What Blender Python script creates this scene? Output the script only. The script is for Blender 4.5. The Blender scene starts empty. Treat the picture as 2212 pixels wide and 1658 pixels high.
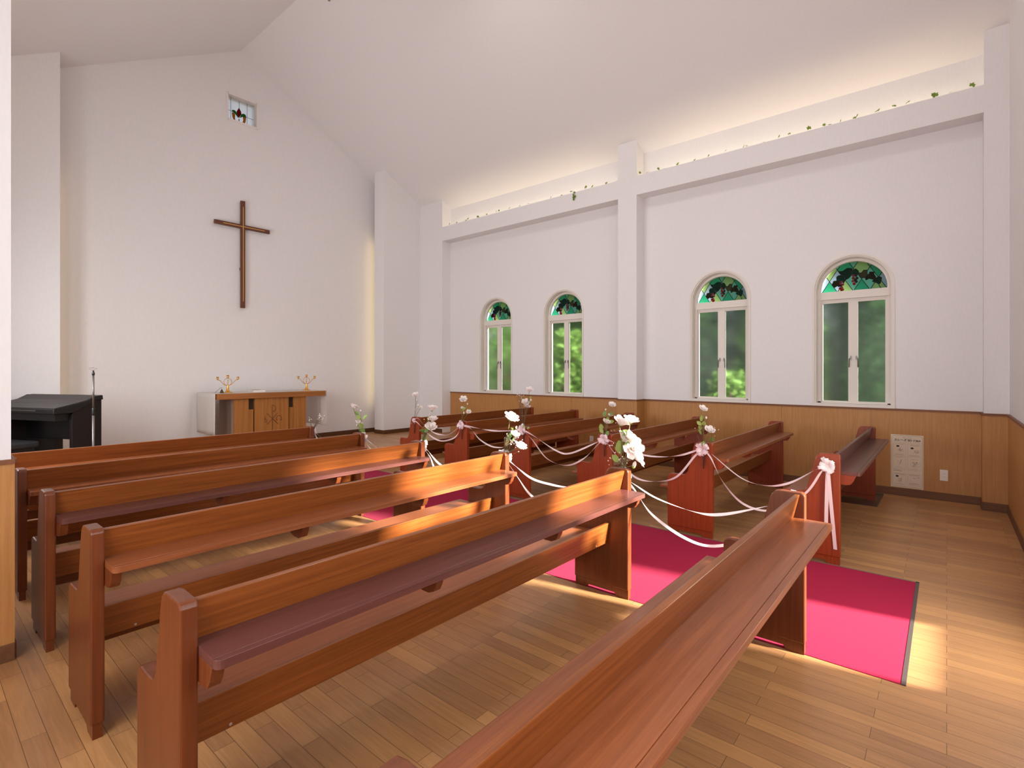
import bpy, bmesh, math, random
from mathutils import Vector, Matrix, Euler
random.seed(7)
S = bpy.context.scene
C = S.collection
PI = math.pi

# ------------------------------------------------------------------ camera
cam_d = bpy.data.cameras.new('camera')
cam = bpy.data.objects.new('camera', cam_d); C.objects.link(cam)
F_PX = 1116.7
cam_d.sensor_width = 36.0
cam_d.lens = 36.0 * F_PX / 2212.0
cam_d.shift_y = -29.0 / 2212.0
cam_d.clip_start = 0.02
cam.location = (0, 0, 1.42)
cam.rotation_euler = (PI / 2, 0, -math.radians(49.94))
S.camera = cam

# ------------------------------------------------------------------ view, sky, sun
S.view_settings.view_transform = 'Standard'
S.view_settings.look = 'None'
S.view_settings.gamma = 1.0
S.view_settings.use_curve_mapping = False
S.view_settings.exposure = -0.03
try:
    S.cycles.max_bounces = 14
    S.cycles.diffuse_bounces = 7
    S.cycles.transmission_bounces = 8
    S.cycles.transparent_max_bounces = 12
    S.cycles.caustics_reflective = False
    S.cycles.caustics_refractive = False
    S.cycles.sample_clamp_indirect = 6.0
except Exception:
    pass

SUN_DIR = Vector((-0.18, 1.0, -0.40)).normalized()      # the way the sunlight travels
w = bpy.data.worlds.new('sky'); S.world = w; w.use_nodes = True
nt = w.node_tree
for n in list(nt.nodes): nt.nodes.remove(n)
out = nt.nodes.new('ShaderNodeOutputWorld'); bg = nt.nodes.new('ShaderNodeBackground')
sky = nt.nodes.new('ShaderNodeTexSky'); sky.sky_type = 'NISHITA'
sky.sun_disc = False; sky.sun_elevation = math.asin(-SUN_DIR.z); sky.sun_rotation = math.radians(173)
bg.inputs['Strength'].default_value = 0.5
hz = nt.nodes.new('ShaderNodeMix'); hz.data_type = 'RGBA'; hz.inputs[0].default_value = 0.55; hz.inputs[7].default_value = (1.6, 1.55, 1.5, 1)
nt.links.new(sky.outputs[0], hz.inputs[6]); nt.links.new(hz.outputs[2], bg.inputs[0]); nt.links.new(bg.outputs[0], out.inputs[0])

sun_d = bpy.data.lights.new('sunlight', 'SUN'); sun_d.energy = 29.0; sun_d.angle = math.radians(5.0)
sun_d.color = (1.0, 0.95, 0.86)
sun = bpy.data.objects.new('sunlight', sun_d); C.objects.link(sun)
sun.rotation_euler = SUN_DIR.to_track_quat('-Z', 'Y').to_euler()
sun.location = (4, -12, 8)

def area(name, loc, aim, sx, sy, watts, col, along=(0, 0, 1), spread=PI):
    d = bpy.data.lights.new(name, 'AREA'); d.shape = 'RECTANGLE'; d.size = sx; d.size_y = sy
    d.energy = watts; d.color = col; d.spread = spread
    o = bpy.data.objects.new(name, d); C.objects.link(o); o.location = loc
    z = -Vector(aim).normalized(); y = Vector(along); y = (y - y.dot(z) * z).normalized(); x = y.cross(z)
    o.rotation_euler = Matrix((x, y, z)).transposed().to_euler()          # size_y runs along «along»
    return o
DAY = (0.93, 0.96, 1.0)
WARM = (1.0, 0.84, 0.56)
# soft fill lights added on the unseen solid walls, plus the door's daylight
area('fill_left_bay', (-1.58, 0.9, 1.75), (1, 0, 0), 2.4, 1.8, 98, DAY)
area('fill_back_left', (1.0, -0.46, 1.75), (0, 1, 0), 1.4, 1.5, 26, DAY)
area('fill_back_right', (4.86, -0.46, 1.9), (0, 1, 0), 0.6, 1.4, 14, DAY)
area('daylight_door', (3.43, -0.50, 1.1), (0, 1, 0), 0.66, 2.0, 30, (1.0, 0.95, 0.84))
for yy in (5.04, 6.6):
    area('fill_left_wall', (0.14, yy, 1.8), (1, 0, 0), 0.66, 1.4, 58, DAY)

# ------------------------------------------------------------------ materials
def mat(name, col, rough=0.6, metal=0.0, spec=0.5, coat=0.0):
    m = bpy.data.materials.new(name); m.use_nodes = True
    b = m.node_tree.nodes['Principled BSDF']
    b.inputs['Base Color'].default_value = (*col, 1); b.inputs['Roughness'].default_value = rough
    b.inputs['Metallic'].default_value = metal; b.inputs['Specular IOR Level'].default_value = spec
    b.inputs['Coat Weight'].default_value = coat; b.inputs['Coat Roughness'].default_value = 0.15
    return m
def lin(r, g, b):
    f = lambda c: (c / 255 / 12.92) if c / 255 <= 0.04045 else ((c / 255 + 0.055) / 1.055) ** 2.4
    return (f(r), f(g), f(b))
def N(m, t, **kw):
    n = m.node_tree.nodes.new(t)
    for k, v in kw.items(): setattr(n, k, v)
    return n
def L(m, a, b): m.node_tree.links.new(a, b)

def plaster(name, col, scale=(60, 60, 14), bump=0.12):
    m = mat(name, col, 0.85, spec=0.2)
    b = m.node_tree.nodes['Principled BSDF']
    tc = N(m, 'ShaderNodeTexCoord'); mp = N(m, 'ShaderNodeMapping'); mp.inputs['Scale'].default_value = scale
    nz = N(m, 'ShaderNodeTexNoise'); nz.inputs['Scale'].default_value = 1.0; nz.inputs['Detail'].default_value = 3
    L(m, tc.outputs['Object'], mp.inputs[0]); L(m, mp.outputs[0], nz.inputs[0])
    bp = N(m, 'ShaderNodeBump'); bp.inputs['Strength'].default_value = bump; bp.inputs['Distance'].default_value = 0.004
    L(m, nz.outputs[0], bp.inputs['Height']); L(m, bp.outputs[0], b.inputs['Normal'])
    mx = N(m, 'ShaderNodeMix', data_type='RGBA')
    mx.inputs[6].default_value = (*[c * 0.96 for c in col], 1); mx.inputs[7].default_value = (*[min(1, c * 1.03) for c in col], 1)
    L(m, nz.outputs[0], mx.inputs[0]); L(m, mx.outputs[2], b.inputs['Base Color'])
    return m
M_WALL = plaster('wallpaper_white', (0.80, 0.782, 0.782))
M_CEIL = plaster('ceiling_white', (0.80, 0.782, 0.782))

def wood(name, dark, light, axis='X', freq=70, stretch=0.03, rough=0.36, coat=0.12, contrast=(0.22, 0.80), var=0.0):
    m = mat(name, light, rough, coat=coat, spec=0.4)
    b = m.node_tree.nodes['Principled BSDF']
    tc = N(m, 'ShaderNodeTexCoord'); mp = N(m, 'ShaderNodeMapping')
    sc = [freq, freq, freq]; sc['XYZ'.index(axis)] = freq * stretch
    mp.inputs['Scale'].default_value = sc
    oi = N(m, 'ShaderNodeObjectInfo')
    va = N(m, 'ShaderNodeVectorMath', operation='ADD'); vm = N(m, 'ShaderNodeVectorMath', operation='SCALE')
    vm.inputs[0].default_value = (13.0, 29.0, 7.0)
    L(m, oi.outputs['Random'], vm.inputs['Scale'])
    L(m, tc.outputs['Object'], va.inputs[0]); L(m, vm.outputs[0], va.inputs[1]); L(m, va.outputs[0], mp.inputs[0])
    n1 = N(m, 'ShaderNodeTexNoise'); n1.inputs['Scale'].default_value = 1.0; n1.inputs['Detail'].default_value = 6; n1.inputs['Distortion'].default_value = 0.6
    n2 = N(m, 'ShaderNodeTexNoise'); n2.inputs['Scale'].default_value = 5.0; n2.inputs['Detail'].default_value = 2
    L(m, mp.outputs[0], n1.inputs[0]); L(m, mp.outputs[0], n2.inputs[0])
    ad = N(m, 'ShaderNodeMath', operation='MULTIPLY_ADD'); ad.inputs[1].default_value = 0.35
    L(m, n2.outputs[0], ad.inputs[0]); L(m, n1.outputs[0], ad.inputs[2])
    rp = N(m, 'ShaderNodeValToRGB')
    rp.color_ramp.elements[0].position = contrast[0] + 0.12; rp.color_ramp.elements[0].color = (*dark, 1)
    rp.color_ramp.elements[1].position = contrast[1] + 0.20; rp.color_ramp.elements[1].color = (*light, 1)
    L(m, ad.outputs[0], rp.inputs[0]); L(m, rp.outputs[0], b.inputs['Base Color'])
    bp = N(m, 'ShaderNodeBump'); bp.inputs['Strength'].default_value = 0.05; bp.inputs['Distance'].default_value = 0.002
    L(m, n2.outputs[0], bp.inputs['Height']); L(m, bp.outputs[0], b.inputs['Normal'])
    return m
PD, PL = lin(102, 50, 17), lin(152, 85, 36)
M_PEWX = wood('pew_wood_lengthwise', PD, PL, 'X')
M_PEWZ = wood('pew_wood_upright', lin(88, 42, 18), lin(120, 60, 28), 'Z', freq=60, contrast=(.2, .8))
M_PEWR = wood('pew_wood_red_bounce', lin(116, 44, 18), lin(150, 62, 26), 'Z', freq=60, contrast=(.2, .8))  # red bounce light of the carpet put into the panel and bracket colour
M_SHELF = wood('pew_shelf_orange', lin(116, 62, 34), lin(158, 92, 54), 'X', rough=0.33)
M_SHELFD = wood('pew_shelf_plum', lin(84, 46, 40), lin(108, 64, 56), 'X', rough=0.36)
M_DADO = wood('wainscot_plywood', lin(164, 112, 60), lin(192, 138, 80), 'Z', freq=55, stretch=0.05, rough=0.5, coat=0.1, contrast=(.15, .85))
M_CAP = wood('trim_brown', lin(106, 62, 36), lin(136, 84, 52), 'Y', freq=20, rough=0.5, coat=0.0)
M_BASE = wood('baseboard_brown', lin(96, 62, 40), lin(124, 82, 54), 'Y', freq=20, rough=0.55, coat=0.0)
M_ALTAR = wood('altar_oak', lin(130, 80, 32), lin(176, 116, 56), 'Z', freq=28, rough=0.45, coat=0.1)
M_ALTARX = wood('altar_oak_lengthwise', lin(130, 80, 34), lin(176, 112, 58), 'X', freq=28, rough=0.45, coat=0.1)
M_ALTARD = mat('altar_slot_dark', lin(52, 36, 22), 0.8)
M_CARVE = mat('carved_groove', lin(104, 62, 26), 0.7)
M_CROSS = wood('cross_walnut', lin(84, 44, 26), lin(116, 66, 42), 'Z', freq=30, rough=0.5)
M_GOLDSTRIP = mat('gold_inlay', lin(206, 158, 86), 0.4, metal=0.3)
M_BRASS = mat('brass', lin(226, 168, 84), 0.28, metal=0.9)
M_BLACK = mat('organ_black', lin(17, 16, 17), 0.4)
M_LID = mat('organ_lid_black', lin(50, 46, 44), 0.5)
M_ORGSIDE = wood('organ_side_dark', lin(12, 8, 8), lin(22, 13, 12), 'Z', freq=30, rough=0.5)
M_BENCH = mat('bench_leatherette', lin(28, 30, 34), 0.5)
M_STEEL = mat('steel', lin(120, 114, 110), 0.38, metal=0.8)
M_PLATE = mat('floor_plate_steel', lin(120, 112, 100), 0.35, metal=0.8)
M_TRIMMETAL = mat('carpet_edging', lin(128, 112, 100), 0.45, metal=0.35)
M_TRIMDARK = mat('carpet_edging_dark', lin(84, 74, 70), 0.5, metal=0.3)
M_WHITEP = mat('white_paint', (0.82, 0.77, 0.74), 0.45)
M_CREAM = mat('window_cream', lin(226, 219, 210), 0.45)
M_HANDLE = mat('window_handle_grey', lin(132, 126, 122), 0.35, metal=0.6)
M_LEAD = mat('lead_came', lin(34, 36, 34), 0.6)
M_PAPER = mat('poster_paper', lin(226, 208, 184), 0.75)
M_INK = mat('poster_ink', lin(26, 22, 22), 0.8)
M_INKL = mat('poster_ink_faint', lin(124, 108, 96), 0.8)
M_PLASTIC = mat('outlet_plastic', lin(232, 222, 210), 0.4)
M_DARKHOLE = mat('outlet_slot', lin(70, 62, 58), 0.7)
M_STEM = mat('flower_stem', lin(112, 110, 62), 0.6)
M_TWIG = mat('dry_stem', lin(104, 84, 60), 0.7)
M_TUBE = mat('flower_tube', lin(70, 46, 40), 0.5)
M_BEAD = mat('breath_bud', lin(238, 226, 220), 0.5)
M_BOOKC = mat('book_cover', lin(206, 196, 186), 0.6)
M_BOOKP = mat('book_pages', lin(240, 234, 226), 0.7)
M_BOOKD = mat('book_dark', lin(110, 86, 66), 0.6)
M_GROUND = mat('garden_soil', lin(92, 84, 60), 0.95)
M_BARK = mat('bark', lin(84, 66, 50), 0.9)
M_CAP2 = mat('screw_cap', lin(186, 170, 156), 0.4, metal=0.5)

def thin(name, col, trans=0.35, rough=0.6):
    m = mat(name, col, rough)
    b = m.node_tree.nodes['Principled BSDF']; o = m.node_tree.nodes['Material Output']
    t = N(m, 'ShaderNodeBsdfTranslucent'); t.inputs[0].default_value = (*col, 1)
    mx = N(m, 'ShaderNodeMixShader'); mx.inputs[0].default_value = trans
    L(m, b.outputs[0], mx.inputs[1]); L(m, t.outputs[0], mx.inputs[2]); L(m, mx.outputs[0], o.inputs[0])
    return m
M_PETAL = thin('silk_petal_white', lin(240, 232, 228), 0.3, 0.7)
M_RIBBON = thin('satin_ribbon', lin(240, 220, 222), 0.25, 0.35)
M_RIBW = thin('satin_ribbon_white', lin(244, 238, 238), 0.25, 0.35)
M_LEAF = thin('silk_leaf', lin(158, 180, 96), 0.3, 0.5)
M_LEAFD = thin('silk_leaf_deep', lin(122, 156, 82), 0.3, 0.5)
M_IVY = thin('ivy_leaf', lin(112, 138, 52), 0.3, 0.5)
M_CLOTH = thin('altar_linen', lin(236, 230, 224), 0.3, 0.8)

def lace():
    m = mat('sheer_lace', lin(228, 216, 210), 0.8)
    b = m.node_tree.nodes['Principled BSDF']; o = m.node_tree.nodes['Material Output']
    tp = N(m, 'ShaderNodeBsdfTransparent'); mx = N(m, 'ShaderNodeMixShader'); mx.inputs[0].default_value = 0.45
    L(m, tp.outputs[0], mx.inputs[1]); L(m, b.outputs[0], mx.inputs[2]); L(m, mx.outputs[0], o.inputs[0])
    return m
M_LACE = lace()

def floor_mat():
    m = mat('oak_parquet', lin(168, 116, 70), 0.42, coat=0.12)
    b = m.node_tree.nodes['Principled BSDF']
    tc = N(m, 'ShaderNodeTexCoord'); mp = N(m, 'ShaderNodeMapping')
    mp.inputs['Rotation'].default_value = (0, 0, PI / 2)
    L(m, tc.outputs['Object'], mp.inputs[0])
    br = N(m, 'ShaderNodeTexBrick'); br.offset = 0.37; br.offset_frequency = 2; br.squash = 1.0
    br.inputs['Scale'].default_value = 1.0; br.inputs['Brick Width'].default_value = 0.62
    br.inputs['Row Height'].default_value = 0.0757; br.inputs['Mortar Size'].default_value = 0.0011
    br.inputs['Mortar Smooth'].default_value = 0.2; br.inputs['Bias'].default_value = 0.0
    br.inputs['Color1'].default_value = (0, 0, 0, 1); br.inputs['Color2'].default_value = (1, 1, 1, 1)
    br.inputs['Mortar'].default_value = (0.5, 0.5, 0.5, 1)
    L(m, mp.outputs[0], br.inputs[0])
    sep = N(m, 'ShaderNodeSeparateColor'); L(m, br.outputs['Color'], sep.inputs[0])
    rp = N(m, 'ShaderNodeValToRGB')
    e = rp.color_ramp.elements
    e[0].position = 0.0; e[0].color = (*lin(166, 120, 79), 1)
    e[1].position = 1.0; e[1].color = (*lin(194, 144, 92), 1)
    for p, c in ((0.35, lin(174, 127, 83)), (0.7, lin(181, 133, 85))):
        k = e.new(p); k.color = (*c, 1)
    L(m, sep.outputs[0], rp.inputs[0])
    mp2 = N(m, 'ShaderNodeMapping'); mp2.inputs['Scale'].default_value = (70, 4, 10)
    nz = N(m, 'ShaderNodeTexNoise'); nz.inputs['Scale'].default_value = 1; nz.inputs['Detail'].default_value = 5; nz.inputs['Distortion'].default_value = 1.0
    vm = N(m, 'ShaderNodeVectorMath', operation='MULTIPLY_ADD')
    vm.inputs[1].default_value = (9, 23, 5)
    L(m, br.outputs['Color'], vm.inputs[0]); L(m, tc.outputs['Object'], vm.inputs[2])
    L(m, vm.outputs[0], mp2.inputs[0]); L(m, mp2.outputs[0], nz.inputs[0])
    mr = N(m, 'ShaderNodeMapRange'); mr.inputs[1].default_value = 0.3; mr.inputs[2].default_value = 0.7; mr.inputs[3].default_value = 0.86; mr.inputs[4].default_value = 1.1
    L(m, nz.outputs[0], mr.inputs[0])
    mul = N(m, 'ShaderNodeVectorMath', operation='SCALE'); L(m, rp.outputs[0], mul.inputs[0]); L(m, mr.outputs[0], mul.inputs['Scale'])
    mx = N(m, 'ShaderNodeMix', data_type='RGBA'); mx.inputs[7].default_value = (*lin(104, 72, 44), 1)
    L(m, br.outputs['Fac'], mx.inputs[0]); L(m, mul.outputs[0], mx.inputs[6]); L(m, mx.outputs[2], b.inputs['Base Color'])
    bp = N(m, 'ShaderNodeBump'); bp.inputs['Strength'].default_value = 0.25; bp.inputs['Distance'].default_value = 0.001; bp.invert = True
    L(m, br.outputs['Fac'], bp.inputs['Height']); L(m, bp.outputs[0], b.inputs['Normal'])
    return m
M_FLOOR = floor_mat()

def carpet_mat():
    m = mat('red_carpet', (0.40, 0.005, 0.05), 0.95, spec=0.1)
    b = m.node_tree.nodes['Principled BSDF']
    b.inputs['Sheen Weight'].default_value = 0.05; b.inputs['Sheen Roughness'].default_value = 0.5; b.inputs['Sheen Tint'].default_value = (1, .85, .9, 1)
    tc = N(m, 'ShaderNodeTexCoord'); nz = N(m, 'ShaderNodeTexNoise'); nz.inputs['Scale'].default_value = 320; nz.inputs['Detail'].default_value = 2
    L(m, tc.outputs['Object'], nz.inputs[0])
    mx = N(m, 'ShaderNodeMix', data_type='RGBA'); mx.inputs[6].default_value = (0.28, 0.0022, 0.030, 1); mx.inputs[7].default_value = (0.39, 0.0055, 0.052, 1)
    L(m, nz.outputs[0], mx.inputs[0]); L(m, mx.outputs[2], b.inputs['Base Color'])
    bp = N(m, 'ShaderNodeBump'); bp.inputs['Strength'].default_value = 0.4; bp.inputs['Distance'].default_value = 0.003
    L(m, nz.outputs[0], bp.inputs['Height']); L(m, bp.outputs[0], b.inputs['Normal'])
    return m
M_CARPET = carpet_mat()

def frosted(name, col, rough):
    m = mat(name, col, rough)
    b = m.node_tree.nodes['Principled BSDF']
    b.inputs['Transmission Weight'].default_value = 1.0; b.inputs['IOR'].default_value = 1.25
    tc = N(m, 'ShaderNodeTexCoord'); nz = N(m, 'ShaderNodeTexNoise'); nz.inputs['Scale'].default_value = 130; nz.inputs['Detail'].default_value = 1
    L(m, tc.outputs['Object'], nz.inputs[0])
    bp = N(m, 'ShaderNodeBump'); bp.inputs['Strength'].default_value = 0.35; bp.inputs['Distance'].default_value = 0.002
    L(m, nz.outputs[0], bp.inputs['Height']); L(m, bp.outputs[0], b.inputs['Normal'])
    return m
M_FROST = frosted('figured_glass', (0.86, 0.92, 0.88), 0.22)

def stained(name, col, clear=0.5):
    m = mat(name, col, 0.25)
    o = m.node_tree.nodes['Material Output']; b = m.node_tree.nodes['Principled BSDF']
    tr = N(m, 'ShaderNodeBsdfTranslucent'); tr.inputs[0].default_value = (*[min(1, c * 1.15) for c in col], 1)
    rf = N(m, 'ShaderNodeBsdfRefraction'); rf.inputs[0].default_value = (*col, 1); rf.inputs['Roughness'].default_value = 0.35; rf.inputs['IOR'].default_value = 1.15
    tc = N(m, 'ShaderNodeTexCoord'); nz = N(m, 'ShaderNodeTexNoise'); nz.inputs['Scale'].default_value = 90
    L(m, tc.outputs['Object'], nz.inputs[0])
    bp = N(m, 'ShaderNodeBump'); bp.inputs['Strength'].default_value = 0.5; bp.inputs['Distance'].default_value = 0.003
    L(m, nz.outputs[0], bp.inputs['Height']); L(m, bp.outputs[0], rf.inputs['Normal']); L(m, bp.outputs[0], tr.inputs['Normal'])
    m1 = N(m, 'ShaderNodeMixShader'); m1.inputs[0].default_value = clear
    m2 = N(m, 'ShaderNodeMixShader'); m2.inputs[0].default_value = 0.08
    L(m, tr.outputs[0], m1.inputs[1]); L(m, rf.outputs[0], m1.inputs[2])
    L(m, m1.outputs[0], m2.inputs[1]); L(m, b.outputs[0], m2.inputs[2]); L(m, m2.outputs[0], o.inputs[0])
    return m
G_TEAL = stained('glass_teal', (0.16, 0.62, 0.44)); G_OLIVE = stained('glass_olive', (0.56, 0.72, 0.42))
G_AQUA = stained('glass_aqua', (0.38, 0.72, 0.62)); G_LAV = stained('glass_lavender', (0.62, 0.72, 0.82))
G_LEAF = stained('glass_leaf_green', (0.07, 0.22, 0.15), 0.3); G_BROWN = stained('glass_leaf_brown', (0.16, 0.14, 0.07), 0.3)
G_OLEAF = stained('glass_leaf_olive', (0.34, 0.32, 0.18), 0.3)
G_RED = stained('glass_grape_red', (0.85, 0.08, 0.08), 0.3); G_PINK = stained('glass_grape_pink', (0.80, 0.25, 0.32), 0.3)
G_MAUVE = stained('glass_grape_mauve', (0.26, 0.12, 0.18), 0.3); G_PALE = stained('glass_pale_pink', (1.0, 0.90, 0.87), 0.45)
G_TULIP = stained('glass_tulip_red', (0.50, 0.02, 0.03), 0.3); G_GREEN = stained('glass_green', (0.08, 0.42, 0.12), 0.3); G_AMBER = stained('glass_amber', (0.85, 0.42, 0.06), 0.3)

# ------------------------------------------------------------------ mesh helpers
def bx(bm, x0, x1, y0, y1, z0, z1, mi=0, T=None):
    vs = [bm.verts.new(((x0, x1)[i & 1], (y0, y1)[i >> 1 & 1], (z0, z1)[i >> 2 & 1])) for i in range(8)]
    if T is not None:
        for v in vs: v.co = T @ v.co
    for f in ((0, 2, 3, 1), (4, 5, 7, 6), (0, 1, 5, 4), (2, 6, 7, 3), (0, 4, 6, 2), (1, 3, 7, 5)):
        bm.faces.new([vs[i] for i in f]).material_index = mi
    return vs
def prism(bm, pts, axis, a0, a1, mi=0, T=None):
    def P(p, a): return {'x': (a, p[0], p[1]), 'y': (p[0], a, p[1]), 'z': (p[0], p[1], a)}[axis]
    A = [bm.verts.new(P(p, a0)) for p in pts]; B = [bm.verts.new(P(p, a1)) for p in pts]
    if T is not None:
        for v in A + B: v.co = T @ v.co
    n = len(pts)
    bm.faces.new(A[::-1]).material_index = mi; bm.faces.new(B).material_index = mi
    for i in range(n):
        bm.faces.new((A[i], A[(i + 1) % n], B[(i + 1) % n], B[i])).material_index = mi
def poly(bm, pts, mi=0):
    f = bm.faces.new([bm.verts.new(p) for p in pts]); f.material_index = mi; return f
def tube(bm, pts, r, n=8, mi=0, r_end=None):
    pts = [Vector(p) for p in pts]; rings = []; m = len(pts)
    for i, p in enumerate(pts):
        t = (pts[min(i + 1, m - 1)] - pts[max(i - 1, 0)]).normalized()
        u = t.cross(Vector((0, 0, 1)) if abs(t.z) < 0.9 else Vector((1, 0, 0))).normalized(); v = t.cross(u)
        rr = r if r_end is None else r + (r_end - r) * i / (m - 1)
        rings.append([bm.verts.new(p + rr * (math.cos(2 * PI * k / n) * u + math.sin(2 * PI * k / n) * v)) for k in range(n)])
    for a, b in zip(rings, rings[1:]):
        for k in range(n):
            f = bm.faces.new((a[k], a[(k + 1) % n], b[(k + 1) % n], b[k])); f.material_index = mi; f.smooth = True
    bm.faces.new(rings[0][::-1]).material_index = mi; bm.faces.new(rings[-1]).material_index = mi
def lathe(bm, prof, c=(0, 0, 0), n=20, mi=0):
    rings = []
    for r, z in prof:
        rings.append([bm.verts.new((c[0] + r * math.cos(2 * PI * k / n), c[1] + r * math.sin(2 * PI * k / n), c[2] + z)) for k in range(n)])
    for a, b in zip(rings, rings[1:]):
        for k in range(n):
            f = bm.faces.new((a[k], a[(k + 1) % n], b[(k + 1) % n], b[k])); f.material_index = mi; f.smooth = True
    bm.faces.new(rings[0][::-1]).material_index = mi; bm.faces.new(rings[-1]).material_index = mi
def ball(bm, c, r, mi=0, sub=1):
    q = bmesh.ops.create_icosphere(bm, subdivisions=sub, radius=r, matrix=Matrix.Translation(c))
    fs = {f for v in q['verts'] for f in v.link_faces}
    for f in fs: f.material_index = mi; f.smooth = True
def obj(name, bm, mats, parent=None, bevel=0, smooth=False, recalc=True, seg=2):
    if recalc: bmesh.ops.recalc_face_normals(bm, faces=bm.faces)
    me = bpy.data.meshes.new(name); bm.to_mesh(me); bm.free()
    for m in (mats if isinstance(mats, (list, tuple)) else [mats]): me.materials.append(m)
    if smooth: me.polygons.foreach_set('use_smooth', [True] * len(me.polygons))
    o = bpy.data.objects.new(name, me); C.objects.link(o)
    if parent: o.parent = parent
    if bevel:
        b = o.modifiers.new('bevel', 'BEVEL'); b.width = bevel; b.segments = seg; b.limit_method = 'ANGLE'; b.angle_limit = math.radians(40)
        b.harden_normals = False
    return o
def tag(o, label, cat, group=None):
    o['label'] = label; o['category'] = cat
    if group: o['group'] = group
    return o
def thing(name, label, cat, loc=(0, 0, 0), rotz=0, group=None):
    o = bpy.data.objects.new(name, None); C.objects.link(o); o.location = loc; o.rotation_euler = (0, 0, rotz)
    o.empty_display_size = 0.05
    return tag(o, label, cat, group)
def struct(name, bm, m, parent=None, **kw):
    o = obj(name, bm, m, parent, **kw)
    if not parent: o['kind'] = 'structure'
    return o
def NB(): return bmesh.new()
def copy_tree(o, parent=None):
    c = o.copy(); C.objects.link(c); c.parent = parent
    for ch in list(o.children): copy_tree(ch, c)
    return c

# ------------------------------------------------------------------ room dimensions
XF, XB = 7.13, 7.365            # pilaster face, recessed wall face (right)
XR = 3.745                      # ridge
LF, LB = 2 * XR - XF, 2 * XR - XB
YB, YF = -0.48, 9.11            # back wall, front wall
ZP = 0.158                      # platform
YS = 6.28                       # step
PY = 8.547                      # pier face
PX = 6.21                       # pier inner edge
WX = -1.6                       # wall of the bay the camera stands in
def zc(x): return 6.82 - 0.573 * abs(x - XR)

# floor with the sanctuary step
bm = NB()
bx(bm, WX - .2, XB + .2, YB - .2, YS, -0.1, 0)
bx(bm, LB - .2, XB + .2, YS, YF + .3, -0.1, ZP)
struct('floor', bm, M_FLOOR)
# ceiling
bm = NB()
for (xa, xb) in ((WX - .25, XR), (XR, XB + .25)):
    pts = [(xa, zc(xa)), (xb, zc(xb)), (xb, zc(xb) + .12), (xa, zc(xa) + .12)]
    prism(bm, pts, 'y', YB - .25, YF + .35)
struct('ceiling', bm, M_CEIL)

# windows of the right wall: centre y
WY = [0.868, 2.425, 5.045, 6.60]
WR, SPZ, SILL = 0.405, 2.405, 1.005
def arch(c, r, n=24, z=SPZ):
    return [(c + r * math.cos(PI * k / n), z + r * math.sin(PI * k / n)) for k in range(n + 1)]
def holed_wall(bm, x, cols, y0, y1, z0, z1, r):
    """sheet at x with arched openings"""
    ys = y0
    for c in cols:
        poly(bm, [(x, ys, z0), (x, c - r, z0), (x, c - r, z1), (x, ys, z1)])
        poly(bm, [(x, c - r, z0), (x, c + r, z0), (x, c + r, SILL), (x, c - r, SILL)])
        a = arch(c, r)[::-1]
        for p, q in zip(a, a[1:]):
            poly(bm, [(x, p[0], p[1]), (x, q[0], q[1]), (x, q[0], z1), (x, p[0], z1)])
        ys = c + r
    poly(bm, [(x, ys, z0), (x, y1, z0), (x, y1, z1), (x, ys, z1)])
def reveal(bm, x0, x1, c, r):
    pts = [(c + r, SILL)] + arch(c, r) + [(c - r, SILL)]
    for p, q in zip(pts, pts[1:] + pts[:1]):
        poly(bm, [(x0, p[0], p[1]), (x1, p[0], p[1]), (x1, q[0], q[1]), (x0, q[0], q[1])])
bm = NB()
RO = 0.394
holed_wall(bm, XB, WY, YB - .2, YF + .3, 0, 4.80, RO)
holed_wall(bm, XB + .20, WY, YB - .2, YF + .3, 0, 4.80, RO)
for c in WY: reveal(bm, XB, XB + .20, c, RO)
poly(bm, [(XB, YB - .2, 0), (XB + .20, YB - .2, 0), (XB + .20, YB - .2, 4.8), (XB, YB - .2, 4.8)])
struct('wall_right', bm, M_WALL, recalc=False)

# pilasters, sanctuary piers and the cove beam of the right side
def column(name, x0, x1, y0, y1, z0=0.0, m=M_WALL):
    b = NB()
    pts = [(x0, z0), (x1, z0), (x1, zc(x1) + .04), (x0, zc(x0) + .04)]
    prism(b, pts, 'y', y0, y1)
    return struct(name, b, m)
PIL = [(YB - .1, -0.29), (3.557, 3.867), (7.85, PY + .02)]
for k, (a, b_) in enumerate(PIL): column('trim_%d' % (k + 1), XF, XB + .02, a, b_)
column('trim_4', PX, XB + .02, PY, PY + .30)                     # right pier
bm = NB(); prism(bm, [(PX + .35, ZP - .05), (XB, ZP - .05), (XB, zc(XB)), (PX + .35, zc(PX + .35) + .04)], 'y', PY + .3, YF + .02); struct('trim_5', bm, M_WALL)
column('trim_6', LB - .3, 2 * XR - PX + .04, PY, PY + .30)       # left pier
bm = NB(); x1 = 2 * XR - PX - .30; prism(bm, [(LB - .2, ZP - .05), (x1, ZP - .05), (x1, zc(x1) + .04), (LB - .2, zc(LB - .2))], 'y', PY + .3, YF + .02); struct('trim_7', bm, M_WALL)
# cove beams: a trough holding the lamps
def beam(name, y0, y1, xf=XF, xb=XB, s=1):
    b = NB()
    for (xa, xc_, z0, z1) in ((xf, xf + s * .03, 4.052, 4.335), (xf + s * .03, xb, 4.052, 4.10)):
        bx(b, min(xa, xc_), max(xa, xc_), y0, y1, z0, z1)
    return struct(name, b, M_WALL)
beam('trim_8', -0.29, 3.557); beam('trim_9', 3.867, 7.85)
beam('trim_10', 3.867, 7.85, LF, LB, -1)

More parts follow.
